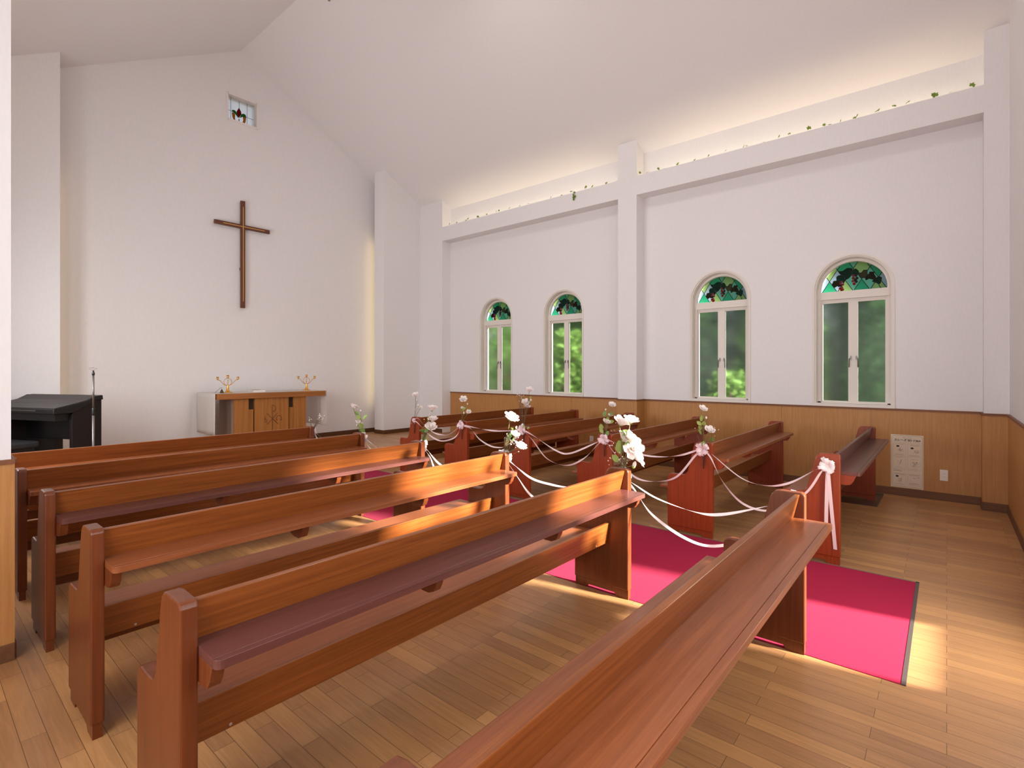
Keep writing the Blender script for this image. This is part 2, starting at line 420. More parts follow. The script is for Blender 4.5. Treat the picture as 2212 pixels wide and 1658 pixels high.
# front wall with the little stained window
HW = (3.522, 3.994, 5.60, 6.01)
bm = NB()
def front_sheet(y):
    x0, x1 = LB - .3, XB + .3
    a, b_, c, d = HW
    for (p, q) in ((x0, a), (b_, x1)):
        xs = sorted(set([p, q] + ([XR] if p < XR < q else [])))
        for u, v in zip(xs, xs[1:]): poly(bm, [(u, y, 0), (v, y, 0), (v, y, zc(v) + .05), (u, y, zc(u) + .05)])
    poly(bm, [(a, y, 0), (b_, y, 0), (b_, y, c), (a, y, c)])
    poly(bm, [(a, y, d), (b_, y, d), (b_, y, zc(b_) + .05), (XR, y, zc(XR) + .05), (a, y, zc(a) + .05)])
front_sheet(YF); front_sheet(YF + .2)
a, b_, c, d = HW
for p, q in (((a, c), (b_, c)), ((b_, c), (b_, d)), ((b_, d), (a, d)), ((a, d), (a, c))):
    poly(bm, [(p[0], YF, p[1]), (q[0], YF, q[1]), (q[0], YF + .2, q[1]), (p[0], YF + .2, p[1])])
struct('wall_front', bm, M_WALL, recalc=False)

# back wall: open door, side light; solid behind the two added fill lights
def holed_back(bm, y, holes, x0, x1):
    xs = sorted({x0, x1, XR} | {h[0] for h in holes} | {h[1] for h in holes})
    for u, v in zip(xs, xs[1:]):
        hs = [h for h in holes if h[0] <= u and h[1] >= v]
        z = 0
        for h in hs:
            if h[2] > z: poly(bm, [(u, y, z), (v, y, z), (v, y, h[2]), (u, y, h[2])])
            z = h[3]
        poly(bm, [(u, y, z), (v, y, z), (v, y, zc(v) + .05), (u, y, zc(u) + .05)])
BH = [(2.55, 3.0, 1.36, 2.3), (3.06, 3.83, .21, 2.3)]
bm = NB(); holed_back(bm, YB, BH, WX - .2, XB + .2); holed_back(bm, YB - .1, BH, WX - .2, XB + .2)
for h in BH:
    for p, q in (((h[0], h[2]), (h[1], h[2])), ((h[1], h[2]), (h[1], h[3])), ((h[1], h[3]), (h[0], h[3])), ((h[0], h[3]), (h[0], h[2]))):
        poly(bm, [(p[0], YB, p[1]), (q[0], YB, q[1]), (q[0], YB - .1, q[1]), (p[0], YB - .1, p[1])])
struct('wall_back', bm, M_WALL, recalc=False)
# left side: stub wall at the end of the bay, recessed wall beyond, outer wall of the bay
def sheet_x(bm, x, holes, y0, y1, z1):
    ys = sorted({y0, y1} | {h[0] for h in holes} | {h[1] for h in holes})
    for u, v in zip(ys, ys[1:]):
        z = 0
        for h in [h for h in holes if h[0] <= u and h[1] >= v]:
            poly(bm, [(x, u, z), (x, v, z), (x, v, h[2]), (x, u, h[2])]); z = h[3]
        poly(bm, [(x, u, z), (x, v, z), (x, v, z1), (x, u, z1)])
bm = NB(); sheet_x(bm, LB, [], 3.6, YF + .2, zc(LB) + .05)
sheet_x(bm, WX, [], YB - .1, 3.9, zc(WX) + .05)
struct('wall_left', bm, M_WALL, recalc=False)
bm = NB(); prism(bm, [(WX - .05, 0), (LF, 0), (LF, zc(LF) + .04), (WX - .05, zc(WX) + .04)], 'y', 3.52, 3.87); struct('trim_11', bm, M_WALL)

# wainscot, cap and baseboard
ZD = 0.985
def panel_run(name, segs):
    """segs: (axis, fixed face, other face, start, end)"""
    b = NB(); c = NB(); d = NB()
    for ax, f0, f1, s0, s1 in segs:
        n = max(1, round(abs(s1 - s0) / 0.91)); st = (s1 - s0) / n
        for i in range(n):
            u, v = s0 + i * st, s0 + (i + 1) * st
            u2, v2 = (u + .0015 if i else u), (v - .0015 if i < n - 1 else v)
            if ax == 'x': bx(b, min(f0, f1), max(f0, f1), u2, v2, 0.0, ZD - .02)
            else: bx(b, u2, v2, min(f0, f1), max(f0, f1), 0.0, ZD - .02)
        g = .008 if f0 < f1 else -.008
        for bb, z0, z1, k in ((c, ZD - .022, ZD, 1.2), (d, 0.0, 0.085, 1.0)):
            ff = f0 - g * k
            if ax == 'x': bx(bb, min(ff, f1), max(ff, f1), s0, s1, z0, z1)
            else: bx(bb, s0, s1, min(ff, f1), max(ff, f1), z0, z1)
    return b, c, d
D = .012
runs = {
 'right': [('x', XB - D, XB, -0.29 + D, 3.557 - D), ('x', XB - D, XB, 3.867 + D, 7.85 - D * .5),
           ('x', XF - D, XF, YB + D, -0.29 + D), ('y', -0.29 + D, -0.29, XF, XB), ('x', XF - D, XF, 3.557 - D, 3.867 + D), ('y', 3.557 - D, 3.557, XF, XB), ('y', 3.867 + D, 3.867, XF, XB)],
 'back': [('y', YB + D, YB, WX, 2.98), ('y', YB + D, YB, 4.47, XF - D)],
 'left': [('y', 3.52 - D, 3.52, WX, LF + D), ('x', LF + D, LF, 3.52, 3.87)],
}
n = 12
for side, segs in runs.items():
    b, c, d = panel_run(side, segs)
    struct('trim_%d' % n, b, M_DADO); n += 1
    struct('trim_%d' % n, c, M_CAP); n += 1
    struct('baseboard_%s' % side, d, M_BASE, bevel=.002)
bm = NB()
bx(bm, 2 * XR - PX, PX + .36, YF - .012, YF, ZP, ZP + .078)
bx(bm, PX - .012, XF, PY - .012, PY, ZP, ZP + .078); bx(bm, PX - .012, PX, PY, PY + .3, ZP, ZP + .078)
bx(bm, LB, 2 * XR - PX + .05, PY - .012, PY, ZP, ZP + .078)
bx(bm, XF - .012, XF, 7.85, PY - .01, ZP, ZP + .078)
struct('baseboard_front', bm, wood('baseboard_dark', lin(74, 44, 20), lin(104, 66, 34), 'X', freq=20, rough=0.5), bevel=.002)

# ------------------------------------------------------------------ arched windows
def clip_arc(P, K=28):
    """clip a convex polygon (s,t) by the half disc"""
    circ = [(math.cos(PI * k / K), math.sin(PI * k / K)) for k in range(K + 1)]
    edges = list(zip(circ, circ[1:])) + [((-1, 0), (1, 0))]
    for (a, b) in edges:
        inside = lambda p: (b[0] - a[0]) * (p[1] - a[1]) - (b[1] - a[1]) * (p[0] - a[0]) >= -1e-9
        R = []
        for i in range(len(P)):
            p, q = P[i], P[(i + 1) % len(P)]
            ip, iq = inside(p), inside(q)
            if ip: R.append(p)
            if ip != iq:
                d1 = (b[0] - a[0]) * (p[1] - a[1]) - (b[1] - a[1]) * (p[0] - a[0])
                d2 = (b[0] - a[0]) * (q[1] - a[1]) - (b[1] - a[1]) * (q[0] - a[0])
                t = d1 / (d1 - d2); R.append((p[0] + t * (q[0] - p[0]), p[1] + t * (q[1] - p[1])))
        P = R
        if len(P) < 3: return []
    return P
def cs(p): return ((p[0] - 880) / 985.0, (1190 - 0.075 * (p[0] - 865) - p[1]) / 890.0)
LEAFS = [
 (3, [(420, 580), (560, 570), (700, 480), (830, 490), (850, 560), (830, 700), (740, 800), (640, 850), (610, 740), (540, 690), (480, 660)]),
 (3, [(850, 560), (950, 510), (1030, 580), (1040, 680), (960, 710), (850, 700)]),
 (3, [(370, 760), (420, 710), (520, 690), (610, 760), (630, 880), (590, 940), (500, 890), (380, 880)]),
 (4, [(230, 1000), (280, 880), (360, 870), (470, 890), (480, 1050), (440, 1060), (400, 1030), (300, 1090)]),
 (5, [(1040, 640), (1120, 640), (1180, 560), (1290, 560), (1280, 680), (1220, 800), (1100, 800), (1060, 760)]),
 (4, [(1220, 750), (1260, 700), (1340, 680), (1350, 620), (1500, 620), (1470, 680), (1530, 780), (1520, 850), (1440, 850), (1340, 820), (1240, 870)]),
 (3, [(1530, 820), (1600, 760), (1690, 790), (1690, 870), (1650, 980), (1600, 990), (1540, 950), (1430, 920), (1440, 880)])]
GRAPES = [(520, 910, 1), (490, 960, 1), (560, 990, 1), (500, 1020, 2), (530, 1085, 1), (485, 1110, 0), (560, 1145, 1), (530, 1170, 0),
          (880, 720, 1), (955, 720, 2), (880, 800, 0), (985, 800, 2), (935, 855, 2), (870, 890, 1), (965, 905, 2), (905, 975, 0)]
def fanlight(parent, gr=0.340):
    """stained glass in local (x out of room, y, z) with the spring centre at z=2.385"""
    bm = NB(); ld = NB(); lf = NB(); gp = NB()
    zr = 0.352
    def Y(s, t, x): return (x, -s * gr, 2.388 + t * zr)
    h, v = 0.49, 0.39
    def colour(i, j):
        if j == 0: return {0: 0, 1: 1, -1: 1, -2: 0}.get(i, 0)
        return [3, 2, 2, 3][(i + 9) % 4] if j == 1 else ([1, 0, 1, 0][(i + 2) % 4] if j == 2 else 2)
    for j in range(0, 4):
        for i in range(-3, 4):
            cx = (i + (0.5 if j % 2 == 0 else 0)) * h; cy = j * v
            P = clip_arc([(cx - h / 2, cy), (cx, cy - v), (cx + h / 2, cy), (cx, cy + v)])
            if len(P) >= 3:
                f = prism(bm, [Y(s, t, 0)[1:] for s, t in P], 'x', .118, .122, mi=colour(i, j))
    def came(p, q, x=.117, wd=.0038):
        a, b = Vector(Y(*p, x)), Vector(Y(*q, x))
        if (b - a).length < 1e-4: return
        tube(ld, [a, b], wd, 5)
    # lattice cames
    for k in range(-6, 7):
        for sg in (1, -1):
            pts = []
            for u in range(0, 61):
                t = u / 60 * 1.02; s = k * h + sg * t * (h / 2) / v
                if s * s + t * t <= 1.0: pts.append((s, t))
            if len(pts) > 1: came(pts[0], pts[-1])
    for mi, P in LEAFS:
        Q = [cs(p) for p in P]
        prism(lf, [Y(s, t, 0)[1:] for s, t in Q], 'x', .1135, .1165, mi=mi - 3)
        for p, q in zip(Q, Q[1:] + Q[:1]): came(p, q, .114, .0028)
        mid = (sum(p[0] for p in Q) / len(Q), sum(p[1] for p in Q) / len(Q)); came(Q[0], mid, .1135, .0018)
    for (px, py, mi) in GRAPES:
        s, t = cs((px, py)); c0 = Vector(Y(s, t, .112))
        q = bmesh.ops.create_icosphere(gp, subdivisions=2, radius=.0165, matrix=Matrix.Translation(c0) @ Matrix.Diagonal((.3, 1, 1, 1)))
        for f in {f for w_ in q['verts'] for f in w_.link_faces}: f.material_index = mi; f.smooth = True
    pts = [cs(p) for p in ((1610, 990), (1630, 1050), (1690, 1130))]
    for p, q in zip(pts, pts[1:]): came(p, q)
    g = obj('stained_glass', bm, [G_TEAL, G_OLIVE, G_AQUA, G_LAV], parent)
    obj('lead_came', ld, M_LEAD, g)
    obj('glass_leaves', lf, [G_LEAF, G_BROWN, G_OLEAF], g)
    obj('glass_grapes', gp, [G_RED, G_PINK, G_MAUVE], g)
def arch_frame(bm, r0, r1, x0, x1, zb=SILL):
    """band between radii r0>r1, from sill up over the arch"""
    o = [(r0, zb)] + [(p[0], p[1]) for p in arch(0, r0, 28)] + [(-r0, zb)]
    i = [(r1, zb)] + [(p[0], p[1]) for p in arch(0, r1, 28)] + [(-r1, zb)]
    for k in range(len(o) - 1):
        A = [bm.verts.new((x, p[0], p[1])) for x in (x0, x1) for p in (o[k], o[k + 1], i[k + 1], i[k])]
        for f in ((0, 1, 2, 3), (7, 6, 5, 4), (0, 4, 5, 1), (2, 6, 7, 3), (1, 5, 6, 2), (0, 3, 7, 4)):
            bm.faces.new([A[j] for j in f])
def make_window():
    root = bpy.data.objects.new('window_1', None); C.objects.link(root); root['kind'] = 'structure'
    b = NB()
    arch_frame(b, .413, .394, -.012, .004); arch_frame(b, .394, .378, .0, .10); arch_frame(b, .384, .372, .03, .19)
    bx(b, -.020, .16, -.415, .415, SILL - .022, SILL + .016)
    obj('casing', b, M_CREAM, root)
    b = NB(); arch_frame(b, .378, .338, .085, .17)
    bx(b, .078, .16, -.374, .374, 2.308, 2.392); bx(b, .085, .16, -.374, .374, SILL, 1.034)
    bx(b, .074, .10, -.36, .36, 2.298, 2.312)
    obj('frame', b, M_CREAM, root)
    fanlight(root)
    for sg in (1, -1):
        b = NB()
        a0, a1 = (.0, .352) if sg > 0 else (-.352, -.0)
        p0, p1 = (.052, .322) if sg > 0 else (-.316, -.046)
        for (y0, y1, z0, z1) in ((a0, p0, 1.03, 2.298), (p1, a1, 1.03, 2.298), (p0, p1, 1.03, 1.046), (p0, p1, 2.254, 2.298)):
            bx(b, .106, .140, y0, y1, z0, z1)
        s_ = obj('sash', b, M_CREAM, root)
        b = NB(); bx(b, .120, .125, p0 - .002, p1 + .002, 1.044, 2.256); obj('pane', b, M_FROST, s_)
        b = NB(); yc = .028 * sg - .004
        bx(b, .096, .106, yc - .008, yc + .008, 1.55, 1.60); bx(b, .088, .098, yc - .006, yc + .006 , 1.565, 1.585)
        tube(b, [(.090, yc, 1.575), (.088, yc + sg * .016, 1.565), (.088, yc + sg * .018, 1.46)], .0055, 6)
        obj('handle', b, M_HANDLE, s_)
    return root
win = make_window(); win.location = (XB, WY[0], 0)
for i, c in enumerate(WY[1:]):
    k = copy_tree(win); k.name = 'window_%d' % (i + 2); k.location = (XB, c, 0)

# little window high in the gable
win5 = bpy.data.objects.new('window_5', None); C.objects.link(win5); win5['kind'] = 'structure'
b = NB(); a, b2, c, d = HW
for (x0, x1, z0, z1) in ((a - .028, a + .006, c - .028, d + .028), (b2 - .006, b2 + .028, c - .028, d + .028), (a, b2, c - .028, c + .006), (a, b2, d - .006, d + .028)):
    bx(b, x0, x1, YF - .012, YF + .10, z0, z1)
obj('frame', b, M_WHITEP, win5)
def hp(p):
    s = (p[0] - 395) / 780.0; top = 480 + 0.36 * (p[0] - 395); bot = 1110 + 0.29 * (p[0] - 395)
    t = (bot - p[1]) / (bot - top); return (a + .015 + s * (b2 - a - .03), c + .015 + t * (d - c - .03))
b = NB(); bx(b, a, b2, YF + .092, YF + .096, c, d); g5 = obj('stained_glass', b, G_PALE, win5)
b = NB(); TUL = [
 (0, [(745, 795), (800, 900), (810, 960), (745, 1060), (690, 960), (680, 890)]),
 (1, [(540, 890), (560, 850), (620, 860), (670, 910), (730, 1060), (700, 1040), (640, 960), (600, 920)]),
 (1, [(770, 1060), (810, 970), (870, 950), (930, 980), (950, 1040), (860, 1030), (820, 1040)]),
 (1, [(730, 1100), (755, 1100), (750, 1150), (780, 1215), (705, 1190), (740, 1150)]),
 (2, [(545, 920), (600, 930), (630, 970), (625, 1080), (655, 1170), (610, 1150), (560, 1040)]),
 (2, [(950, 1040), (860, 1035), (870, 1130), (830, 1240), (870, 1255), (930, 1170)])]
for mi, P in TUL: prism(b, [hp(p) for p in P][::-1], 'y', YF + .086, YF + .0905, mi=mi)
obj('glass_tulip', b, [G_TULIP, G_GREEN, G_AMBER], g5)
b = NB()
def ln(p, q, r=.003):
    u, v = hp(p), hp(q); tube(b, [(u[0], YF + .087, u[1]), (v[0], YF + .087, v[1])], r, 5)
ln((510, 520), (510, 1143)); ln((748, 607), (748, 800)); ln((978, 690), (978, 1280)); ln((395, 830), (540, 890)); ln((950, 1040), (1175, 1115))
for mi, P in TUL:
    for p, q in zip(P, P[1:] + P[:1]): ln(p, q, .0022)
obj('lead_came', b, M_LEAD, g5)

# back side light, door leaves (behind the camera)
b = NB()
for (x0, x1, z0, z1) in ((2.55, 2.58, 1.36, 2.3), (2.98, 3.0, 1.36, 2.3), (2.58, 2.98, 1.36, 1.39), (2.58, 2.98, 2.27, 2.3)): bx(b, x0, x1, YB - .08, YB - .03, z0, z1)
struct('window_6', b, M_WHITEP)
b = NB(); bx(b, 3.84, 4.46, YB - .005, YB + .035, 0.004, 2.12); dr = struct('door_1', b, M_PEWZ)
b = NB(); tube(b, [(3.86, YB + .05, .95), (3.86, YB + .07, .97), (3.86, YB + .07, 1.13), (3.86, YB + .05, 1.15)], .01, 8); obj('door_handle', b, M_BRASS, dr)

# frames added around the fill lights on the solid bay, back and left walls
def frame_x(name, x, s_, y0, y1, z0, z1):
    b = NB(); xa, xb = min(x, x + s_ * .045), max(x, x + s_ * .045)
    for (u0, u1, w0, w1) in ((y0 - .05, y0, z0 - .05, z1 + .05), (y1, y1 + .05, z0 - .05, z1 + .05), (y0, y1, z0 - .05, z0), (y0, y1, z1, z1 + .05), ((y0 + y1) / 2 - .02, (y0 + y1) / 2 + .02, z0, z1)): bx(b, xa, xb, u0, u1, w0, w1)
    struct(name, b, M_CREAM, bevel=.003)
def frame_y(name, x0, x1, z0, z1):
    b = NB()
    for (u0, u1, w0, w1) in ((x0 - .05, x0, z0 - .05, z1 + .05), (x1, x1 + .05, z0 - .05, z1 + .05), (x0, x1, z0 - .05, z0), (x0, x1, z1, z1 + .05), ((x0 + x1) / 2 - .02, (x0 + x1) / 2 + .02, z0, z1)): bx(b, u0, u1, YB, YB + .045, w0, w1)
    struct(name, b, M_CREAM, bevel=.003)
frame_x('window_7', WX, 1, -.30, 2.10, .85, 2.65); frame_y('window_8', .30, 1.70, 1.0, 2.5); frame_y('window_9', 4.56, 5.16, 1.2, 2.6)
frame_x('window_10', LB, 1, 4.71, 5.37, 1.1, 2.5); frame_x('window_11', LB, 1, 6.27, 6.93, 1.1, 2.5)

# ------------------------------------------------------------------ cove lamps
def cove_lamp(label, x, y0, y1, s, watts):
    t = thing('cove_lamp', label, 'lamp', (x, (y0 + y1) / 2, 4.10), 0, 'lamps lying in the wall coves')
    Ln = y1 - y0
    b = NB(); bx(b, -.035, .035, -Ln / 2, Ln / 2, 0, .03); obj('lamp_channel', b, M_WHITEP, t)
    b = NB(); tube(b, [(0, -Ln / 2 + .02, .045), (0, Ln / 2 - .02, .045)], .012, 10)
    m = bpy.data.materials.get('lamp_tube') or mat('lamp_tube', (1, .95, .85))
    bs = m.node_tree.nodes['Principled BSDF']; bs.inputs['Emission Color'].default_value = (*WARM, 1); bs.inputs['Emission Strength'].default_value = 2.0
    obj('lamp_tube', b, m, t)
    area('lamp_glow', (x - s * .02, (y0 + y1) / 2, 4.165), (-s * .28, 0, 1), .06, Ln - .1, watts, WARM, along=(0, 1, 0))
cove_lamp('warm cove lamp lying in the beam above the nearer pair of windows', 7.255, -0.22, 3.49, 1, 5.0)
cove_lamp('warm cove lamp lying in the beam above the farther pair of windows', 7.255, 3.94, 7.78, 1, 4.6)
cove_lamp('warm cove lamp lying in the beam of the wall behind the organ', 2 * XR - 7.255, 3.94, 7.78, -1, 4.6)
# upright lamps hidden behind the sanctuary piers
for s_, lab in ((1, 'upright warm lamp hidden behind the pier beside the front pews'), (-1, 'upright warm lamp hidden behind the pier beside the organ')):
    x = XR + s_ * (PX + .17 - XR) + (0.0 if s_ > 0 else 0.0)
    t = thing('pier_lamp', lab, 'lamp', (x, PY + .34, ZP), 0)
    b = NB(); bx(b, -.03, .03, -.03, .0, 0.3, 3.9); obj('lamp_channel', b, M_WHITEP, t)
    area('lamp_glow', (x - s_ * .03, PY + .36, 2.4), (-s_ * .5, 1, 0), .05, 3.4, 1.8, (1.0, .74, .32))

# ------------------------------------------------------------------ carpet
t = thing('carpet_runner', 'magenta red carpet runner along the aisle, edged with metal strips', 'carpet', (0, 0, 0))
b = NB(); bx(b, 2.92, 4.386, 0.158, YS - .002, 0.0005, 0.003); obj('carpet_pile', b, M_CARPET, t)
b = NB(); bx(b, 4.386, 4.402, 0.140, YS - .002, 0.0005, 0.0045); obj('edging', b, M_TRIMMETAL, t)
b = NB(); bx(b, 2.92, 4.402, 0.140, 0.158, 0.0005, 0.0045); obj('edging', b, M_TRIMDARK, t)

# ------------------------------------------------------------------ pews
PLEN, TH = 2.475, 0.045
PROF = [(0, .056), (0, .790), (.004, .802), (.016, .808), (.112, .808), (.136, .803), (.153, .787), (.162, .762), (.168, .735), (.205, .580), (.214, .548), (.230, .525), (.252, .513),
        (.300, .511), (.360, .512), (.378, .507), (.391, .494), (.395, .474), (.395, .056)]
def pew_parts(root, upm, lenm, shm, redm):
    for k, x0 in enumerate((0, PLEN - TH)):
        b = NB(); prism(b, PROF, 'x', x0, x0 + TH)
        e = obj('end_panel', b, redm[k], root, bevel=.006)
        b = NB(); px0, px1 = x0 + .007, x0 + TH - .007
        prism(b, [(.004, 0), (.004, .058), (.391, .058), (.391, 0), (.31, 0), (.295, .022), (.10, .022), (.085, 0)], 'x', px0, px1)
        obj('plinth', b, redm[k], e)
    xi0, xi1 = TH, PLEN - TH
    b = NB(); prism(b, [(.022, .800), (.046, .800), (.080, .655), (.056, .655)], 'x', xi0, xi1); obj('backrest', b, lenm, root, bevel=.004)
    # book shelf: plan with rounded free corners and a groove along the free edge
    b = NB()
    def rc(y0, y1, r):
        p = [(xi0, y1), (xi0, y0 + r)] + [(xi0 + r - r * math.cos(a_), y0 + r - r * math.sin(a_)) for a_ in (PI / 8, PI / 4, 3 * PI / 8)] + [(xi0 + r, y0)]
        q = [(xi1 - r, y0)] + [(xi1 - r + r * math.sin(a_), y0 + r - r * math.cos(a_)) for a_ in (PI / 8, PI / 4, 3 * PI / 8)] + [(xi1, y0 + r), (xi1, y1)]
        return p + q
    prism(b, rc(-.120, -.0975, .020), 'z', .657, .682)
    prism(b, [(xi0, .052), (xi0, -.0958), (xi1, -.0958), (xi1, .052)], 'z', .657, .682)
    prism(b, [(xi0 + .002, -.0958), (xi0 + .002, -.0975), (xi1 - .002, -.0975), (xi1 - .002, -.0958)], 'z', .658, .680)
    obj('book_shelf', b, shm, root, bevel=.0018)
    BR = [(-.092, .657), (.058, .657), (.058, .600), (.03, .583), (-.03, .583), (-.058, .590), (-.074, .612)]
    BM = [(-.090, .657), (.13, .657), (.13, .641), (.10, .630), (.075, .634), (.052, .622), (.03, .597), (0, .588), (-.04, .588), (-.070, .600), (-.084, .628)]
    for xb, P in ((TH + .0, BR), (.805, BM), (1.575, BM), (PLEN - TH - .035, BR)):
        b = NB(); prism(b, P, 'x', xb, xb + .035); obj('bracket', b, redm[0], root, bevel=.003)
    b = NB(); prism(b, [(.170, .368), (.485, .368), (.485, .392), (.170, .392)], 'x', xi0, xi1); obj('seat', b, shm if shm is not M_SHELFD else M_SHELF, root, bevel=.006)
    b = NB(); prism(b, [(.126, .458), (.148, .458), (.170, .325), (.148, .325)], 'x', xi0, xi1); ap = obj('lower_back_rail', b, lenm, root, bevel=.003)
    for xs in (.18, PLEN - .18):
        b = NB(); lathe(b, [(.0035, -.004), (.006, -.001), (.004, .002)], n=10)
        b.transform(Matrix.Translation((xs, .1455, .338)) @ Matrix.Rotation(PI / 2, 4, 'X')); obj('screw_cap', b, M_CAP2, ap)
    b = NB(); bx(b, xi0 + .02, xi1 - .02, .405, .425, .20, .368); obj('seat_rail', b, lenm, root, bevel=.003)
LX, RX = 0.475, 4.41
LEFT_Y = [5.32, 4.365, 3.465, 2.505, 1.535, 0.540]
RIGHT_Y = [5.31, 4.42, 3.47, 2.46, 1.507, 0.592]
LLAB = ['mahogany pew in front of the altar on the organ side, baby\'s breath on its end',
        'mahogany pew one row behind the foremost pew on the organ side of the aisle',
        'mahogany pew with plum shelf, third from the altar on the organ side',
        'mahogany pew with sunlit end post, standing behind the plum shelved third one',
        'long mahogany pew with plum shelf and the fullest white flower bunch on its sunlit end',
        'mahogany pew closest to the camera, its rail running out of the bottom of the photo']
RLAB = ['mahogany pew foremost on the window side, knotted ribbon on its end',
        'mahogany pew second from the altar on the window side of the aisle',
        'mahogany pew on the window side whose end carries the tallest bare stemmed flower',
        'mahogany pew on the window side, fourth from the altar, just before the wall pillar',
        'mahogany pew on the window side with one large pink white rose above its bow',
        'mahogany pew nearest the wall poster, bow with long hanging tails on its end']
protoL = thing('pew', LLAB[3], 'pew', (LX, LEFT_Y[3], 0), 0, 'pews on the organ side of the aisle')
pew_parts(protoL, M_PEWZ, M_PEWX, M_SHELF, (M_PEWZ, M_PEWZ))
protoD = thing('pew', LLAB[2], 'pew', (LX, LEFT_Y[2], 0), 0, 'pews on the organ side of the aisle')
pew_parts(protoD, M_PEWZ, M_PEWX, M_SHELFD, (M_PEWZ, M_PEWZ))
protoR = thing('pew', RLAB[4], 'pew', (RX, RIGHT_Y[4], 0), 0, 'pews on the window side of the aisle')
pew_parts(protoR, M_PEWR, M_PEWX, M_SHELF, (M_PEWR, M_PEWR))
def put(proto, x, y, lab, group, rz=0.0):
    k = copy_tree(proto); k.location = (x, y, 0); k.rotation_euler.z = rz; k['label'] = lab; k['group'] = group
    return k
for i in (0, 1, 5): put(protoL, LX, LEFT_Y[i], LLAB[i], protoL['group'])
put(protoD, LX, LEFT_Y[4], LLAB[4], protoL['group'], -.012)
protoD.rotation_euler.z = 0.0
for i in (0, 1, 2, 3): put(protoR, RX, RIGHT_Y[i], RLAB[i], protoR['group'])
r6 = thing('pew', RLAB[5], 'pew', (RX, RIGHT_Y[5], 0), 0, protoR['group'])
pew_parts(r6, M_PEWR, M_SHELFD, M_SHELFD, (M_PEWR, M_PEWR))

b = NB(); bx(b, 6.56, 7.28, 0.555, 1.02, 0.0005, .003)
fp = tag(obj('floor_plate', b, M_PLATE), 'worn steel plate in the floor under the pew end beside the poster', 'plate')
b = NB(); tube(b, [(6.56, .555, .004), (7.28, .555, .004), (7.28, 1.02, .004)], .005, 6); obj('rim', b, M_STEEL, fp)

# ------------------------------------------------------------------ flowers
def petal_rose(bm, r, open_=1.0, mi=0):
    def petal(ang, w_, h_, tilt, rad, curl):
        g = []
        for i in range(5):
            row = []
            v = i / 4
            for j in range(5):
                u = (j / 4 - .5) * 2
                wd = w_ * math.sin(PI * (0.18 + 0.62 * v)) * u
                out_ = rad + tilt * v * h_ + curl * max(0, v - .6) ** 2 * h_ - 0.25 * w_ * (u * u) * (1 - v * .6)
                z = v * h_ * (1 - 0.10 * u * u) - curl * max(0, v - .7) ** 2 * h_ * .8
                a2 = ang
                row.append(bm.verts.new((out_ * math.cos(a2) - wd * math.sin(a2), out_ * math.sin(a2) + wd * math.cos(a2), z)))
            g.append(row)
        for i in range(4):
            for j in range(4):
                f = bm.faces.new((g[i][j], g[i][j + 1], g[i + 1][j + 1], g[i + 1][j])); f.smooth = True; f.material_index = mi
    for n_, w_, h_, tl, rd, cu in ((3, .34, .95, .10 * open_, .10, .1), (5, .50, 1.0, .42 * open_, .16, .9), (6, .62, .95, .80 * open_, .22, 1.6)):
        o_ = random.random() * 6
        for k in range(n_): petal(o_ + 2 * PI * k / n_ + random.uniform(-.15, .15), r * w_, r * h_ * random.uniform(.9, 1.08), tl * random.uniform(.85, 1.2), r * rd, cu)
def mesh_of(name, bm, mats):
    me = bpy.data.meshes.new(name); bm.to_mesh(me); bm.free()
    for m in mats: me.materials.append(m)
    return me
ROSES = []
for k in range(4):
    b = NB(); petal_rose(b, 1.0, (1.0, 1.25, .8, 1.1)[k])
    lathe(b, [(.05, -.28), (.16, -.16), (.20, .02), (.10, .06)], n=8, mi=1)
    for j in range(5):
        a_ = 2 * PI * j / 5
        poly(b, [(.12 * math.cos(a_ - .5), .12 * math.sin(a_ - .5), -.1), (.52 * math.cos(a_), .52 * math.sin(a_), -.22), (.12 * math.cos(a_ + .5), .12 * math.sin(a_ + .5), -.1)], 1)
    ROSES.append(mesh_of('rose', b, [M_PETAL, M_LEAF]))
b = NB(); lathe(b, [(.25, -.6), (.5, -.2), (.55, .3), (.3, .9), (.08, 1.1)], n=10); lathe(b, [(.08, -.95), (.4, -.62), (.52, -.1), (.4, -.05)], n=8, mi=1)
BUD = mesh_of('bud', b, [M_PETAL, M_LEAF])
def leaf_mesh(m):
    b = NB(); g = []
    for i in range(6):
        v = i / 5; wd = .33 * math.sin(PI * (v * .92 + .04)) ** .8
        g.append([b.verts.new((wd * u, v, .10 * math.sin(v * 2.4) - .10 * (1 - abs(u)) )) for u in (-1, -.5, 0, .5, 1)])
    for i in range(5):
        for j in range(4):
            f = b.faces.new((g[i][j], g[i][j + 1], g[i + 1][j + 1], g[i + 1][j])); f.smooth = True
    return mesh_of('leaf', b, [m])
LEAVES = [leaf_mesh(M_LEAF), leaf_mesh(M_LEAFD)]
IVYM = None
def inst(name, me, parent, loc, scale, rot):
    o = bpy.data.objects.new(name, me); C.objects.link(o); o.parent = parent; o.location = loc; o.scale = (scale,) * 3
    o.rotation_euler = rot if not isinstance(rot, Vector) else rot.to_track_quat('Z', 'Y').to_euler()
    return o
